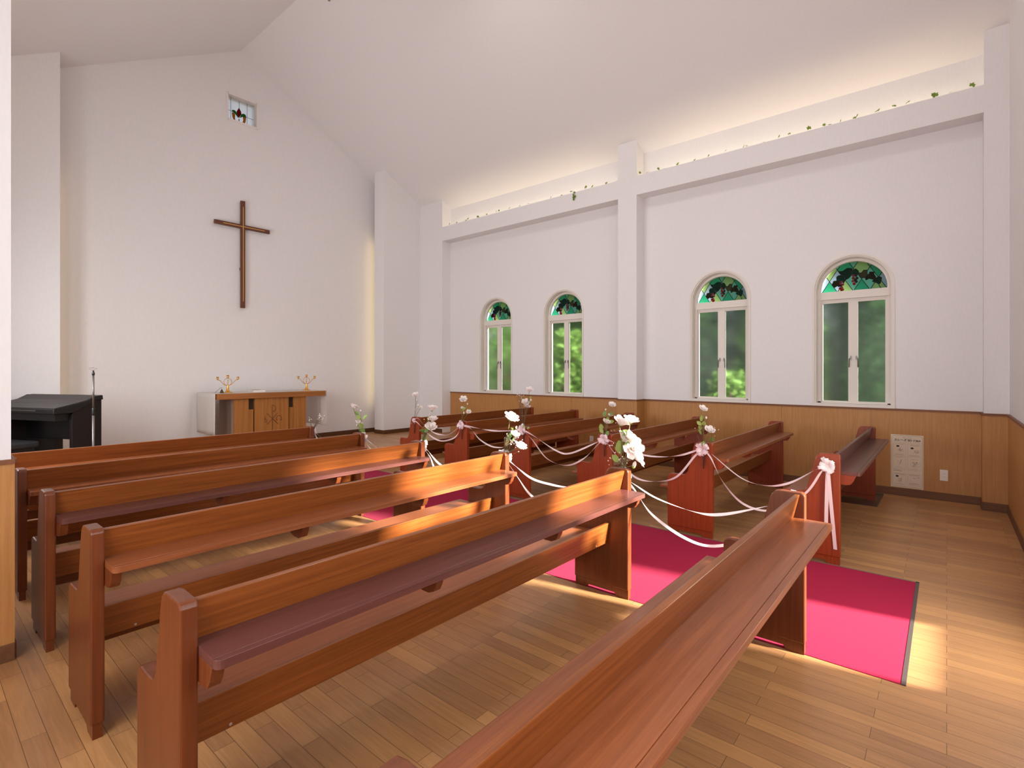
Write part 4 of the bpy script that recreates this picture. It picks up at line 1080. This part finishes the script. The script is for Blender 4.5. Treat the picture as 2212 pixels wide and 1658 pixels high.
# ------------------------------------------------------------------ ivy along the beams
def ivy_leaf():
    b = NB(); P = [(0, 0), (.28, -.18), (.5, .05), (.42, .35), (.55, .62), (.2, .62), (0, 1.0), (-.2, .62), (-.55, .62), (-.42, .35), (-.5, .05), (-.28, -.18)]
    c0 = b.verts.new((0, .3, .06)); V = [b.verts.new((p[0], p[1], -.05 * (abs(p[0]) * 2))) for p in P]
    for i in range(len(V)): b.faces.new((c0, V[i], V[(i + 1) % len(V)])).smooth = True
    return mesh_of('ivy_leaf', b, [M_IVY])
IV = ivy_leaf()
def garland(label, y0, y1, ys, hang=None):
    t = thing('ivy_garland', label, 'ivy', (XF + .03, (y0 + y1) / 2, 4.335), 0, 'ivy garlands along the cove beam')
    yc = (y0 + y1) / 2
    b = NB(); pts = [Vector((.012 * math.sin(k * 1.7), y0 + (y1 - y0) * k / 24 - yc, .004)) for k in range(25)]; tube(b, pts, .0022, 5)
    if hang: tube(b, [(0, hang - yc, .004), (-.036, hang - yc, .0), (-.040, hang + .005 - yc, -.06), (-.040, hang - yc, -.14)], .0018, 5)
    obj('vine', b, M_TWIG, t)
    for y in ys:
        s_ = random.uniform(.034, .054)
        r = Euler((random.uniform(.3, 1.5), random.uniform(-.5, .5), -PI / 2 + random.uniform(-1.2, 1.2)))
        inst('leaf', IV, t, (random.uniform(-.022, .0), y - yc, random.uniform(.012, .03)), s_, r)
    if hang:
        for (dy, z, s_) in ((-.01, -.02, .035), (.012, -.05, .03), (.0, -.10, .055), (-.018, -.085, .04), (.004, -.13, .035)):
            inst('leaf', IV, t, (-.046, hang + dy - yc, z), s_, Euler((PI / 2 + .2, random.uniform(-.4, .4), -PI / 2 + random.uniform(-.5, .5))))
Y2 = [7.66, 7.45, 7.2, 7.14, 6.9, 6.86, 6.65, 6.4, 6.33, 6.1, 5.85, 5.65, 5.45, 5.15, 4.95, 4.72, 4.45, 4.35, 4.1]
Y1 = [3.50, 3.4, 3.22, 3.15, 2.95, 2.7, 2.5, 2.28, 2.05, 2.02, 1.8, 1.62, 1.5, 1.28, 1.13, 1.08, .96, .82, .80, .62, .60, .45, .33, .11, .09, -.03, -.2]
garland('sprigs of ivy along the farther cove beam, one sprig hanging down', 3.9, 7.8, Y2, 4.66)
garland('sprigs of ivy along the nearer cove beam above the big arched windows', -.25, 3.53, Y1)

# ceiling fixture near the ridge
t = thing('ceiling_fixture', 'small grey ceiling fixture cut off by the top of the photo', 'light fixture', (3.976, 6.737, 6.687))
b = NB(); lathe(b, [(.0, 0), (.022, .002), (.034, .012), (.036, .03)], n=20); obj('cup', b, mat('fixture_grey', lin(150, 138, 120), .5), t)
for (ly, lw, lab) in ((1.1, 16, 'added round fill lamp under the ridge above the pews nearest the entrance'), (4.0, 34, 'added round fill lamp under the ridge above the middle pews')):  # lamps added out of view to give the pews and floor top light
    tl = thing('fill_lamp', lab, 'fill lamp', (XR, ly, 6.30), 0, 'added fill lamps under the ridge')
    bl = NB(); lathe(bl, [(.50, .0), (.52, .02), (.52, .08), (.46, .10)], n=32); obj('shade', bl, M_WHITEP, tl)
    bl = NB(); tube(bl, [(0, 0, .10), (0, 0, .56)], .012, 8); obj('rod', bl, M_WHITEP, tl)
    dl = area('lamp_glow', (XR, ly, 6.28), (0, 0, -1), .96, .96, lw, (1.0, .97, .94), along=(0, 1, 0)); dl.data.shape = 'DISK'
pt_z = zc(3.976) - 6.687
b = NB(); tube(b, [(0, 0, .03), (0, 0, pt_z + .02)], .012, 10); obj('stem', b, M_WHITEP, t)

# ------------------------------------------------------------------ garden outside the right windows
b = NB(); poly(b, [(-20, -20, -.15), (40, -20, -.15), (40, 40, -.15), (-20, 40, -.15)]); struct('ground', b, M_GROUND)
def foliage_mat(name, col):
    return thin(name, col, .45, .45)
FM = [foliage_mat('shrub_leaf_fresh', lin(118, 150, 76)), foliage_mat('shrub_leaf_mid', lin(104, 140, 70)), foliage_mat('shrub_leaf_deep', lin(70, 104, 58))]
def shrub(label, x, y, h, r, m, nl, ls, seed):
    if x > 11: nl, ls = nl * 2, ls * 1.3
    rr = random.Random(seed)
    t = thing('shrub', label, 'shrub', (x, y, -.15), 0, 'shrubs in the garden outside the windows')
    b = NB(); tube(b, [(0, 0, 0), (.03, .02, h * .4), (0, 0, h * .8)], .05, 8, r_end=.015)
    for k in range(7):
        a_ = rr.uniform(0, 6.28); z = h * rr.uniform(.3, .7); tube(b, [(0, 0, z), (r * .6 * math.cos(a_), r * .6 * math.sin(a_), z + h * .2)], .015, 5)
    obj('trunk', b, M_BARK, t)
    b = NB()
    for k in range(nl):
        a_ = rr.uniform(0, 6.28); z = rr.uniform(.05, 1) * h; prof = math.sin(PI * min(1, max(0, .12 + .82 * z / h))) ** .5
        q = r * prof * math.sqrt(rr.uniform(.15, 1)); c0 = Vector((q * math.cos(a_), q * math.sin(a_), z))
        R = Euler((rr.uniform(-.9, .9), rr.uniform(-.9, .9), rr.uniform(0, 6.28))).to_matrix(); s_ = ls * rr.uniform(.7, 1.3)
        V = [b.verts.new(c0 + R @ Vector(p) * s_) for p in ((0, -.5, 0), (.26, -.1, .06), (.2, .25, .05), (0, .55, 0), (-.2, .25, .05), (-.26, -.1, .06))]
        b.faces.new(V)
    obj('foliage', b, m, t, recalc=False)
shr = [(9.3, .55, 2.6, .70, 2, 2600, .11, 1), (9.4, 2.1, 3.0, .72, 1, 2600, .12, 2), (9.3, 3.65, 3.3, .70, 2, 2600, .12, 3), (8.25, 2.55, 1.55, .42, 0, 700, .13, 4), (8.45, 5.65, 2.35, .55, 0, 1100, .15, 5), (9.3, 8.0, 3.3, .78, 1, 2600, .12, 6), (9.6, 9.8, 3.4, .85, 2, 2600, .12, 7), (10.6, 12.2, 4.2, 1.2, 1, 3000, .14, 8),
       (12.3, .8, 5.2, 1.4, 2, 4200, .16, 9), (12.5, 4.0, 5.4, 1.45, 2, 4200, .16, 10), (12.6, 7.2, 5.6, 1.45, 1, 4200, .16, 11), (13.6, 10.6, 5.6, 1.5, 2, 4200, .16, 12)]
SL = ['dark leafy shrub behind the arched window nearest the poster', 'mid green shrub behind the arched window next to the wall pillar', 'deep green shrub between the two pairs of windows', 'low pale green shrub close outside the window next to the wall pillar',
      'bright yellow green shrub close outside the second farthest window', 'mid green shrub outside beyond the bright one', 'deep green shrub seen through the farthest window', 'large shrub at the far end of the garden',
      'tall dark shrub in the back row behind the window nearest the poster', 'tall dark shrub in the back row behind the wall pillar', 'tall mid green shrub in the back row behind the farther windows', 'tall dark shrub in the back row, farthest from the poster']
for a_, lab in zip(shr, SL): shrub(lab, a_[0], a_[1], a_[2], a_[3], FM[a_[4]], a_[5], a_[6], a_[7])
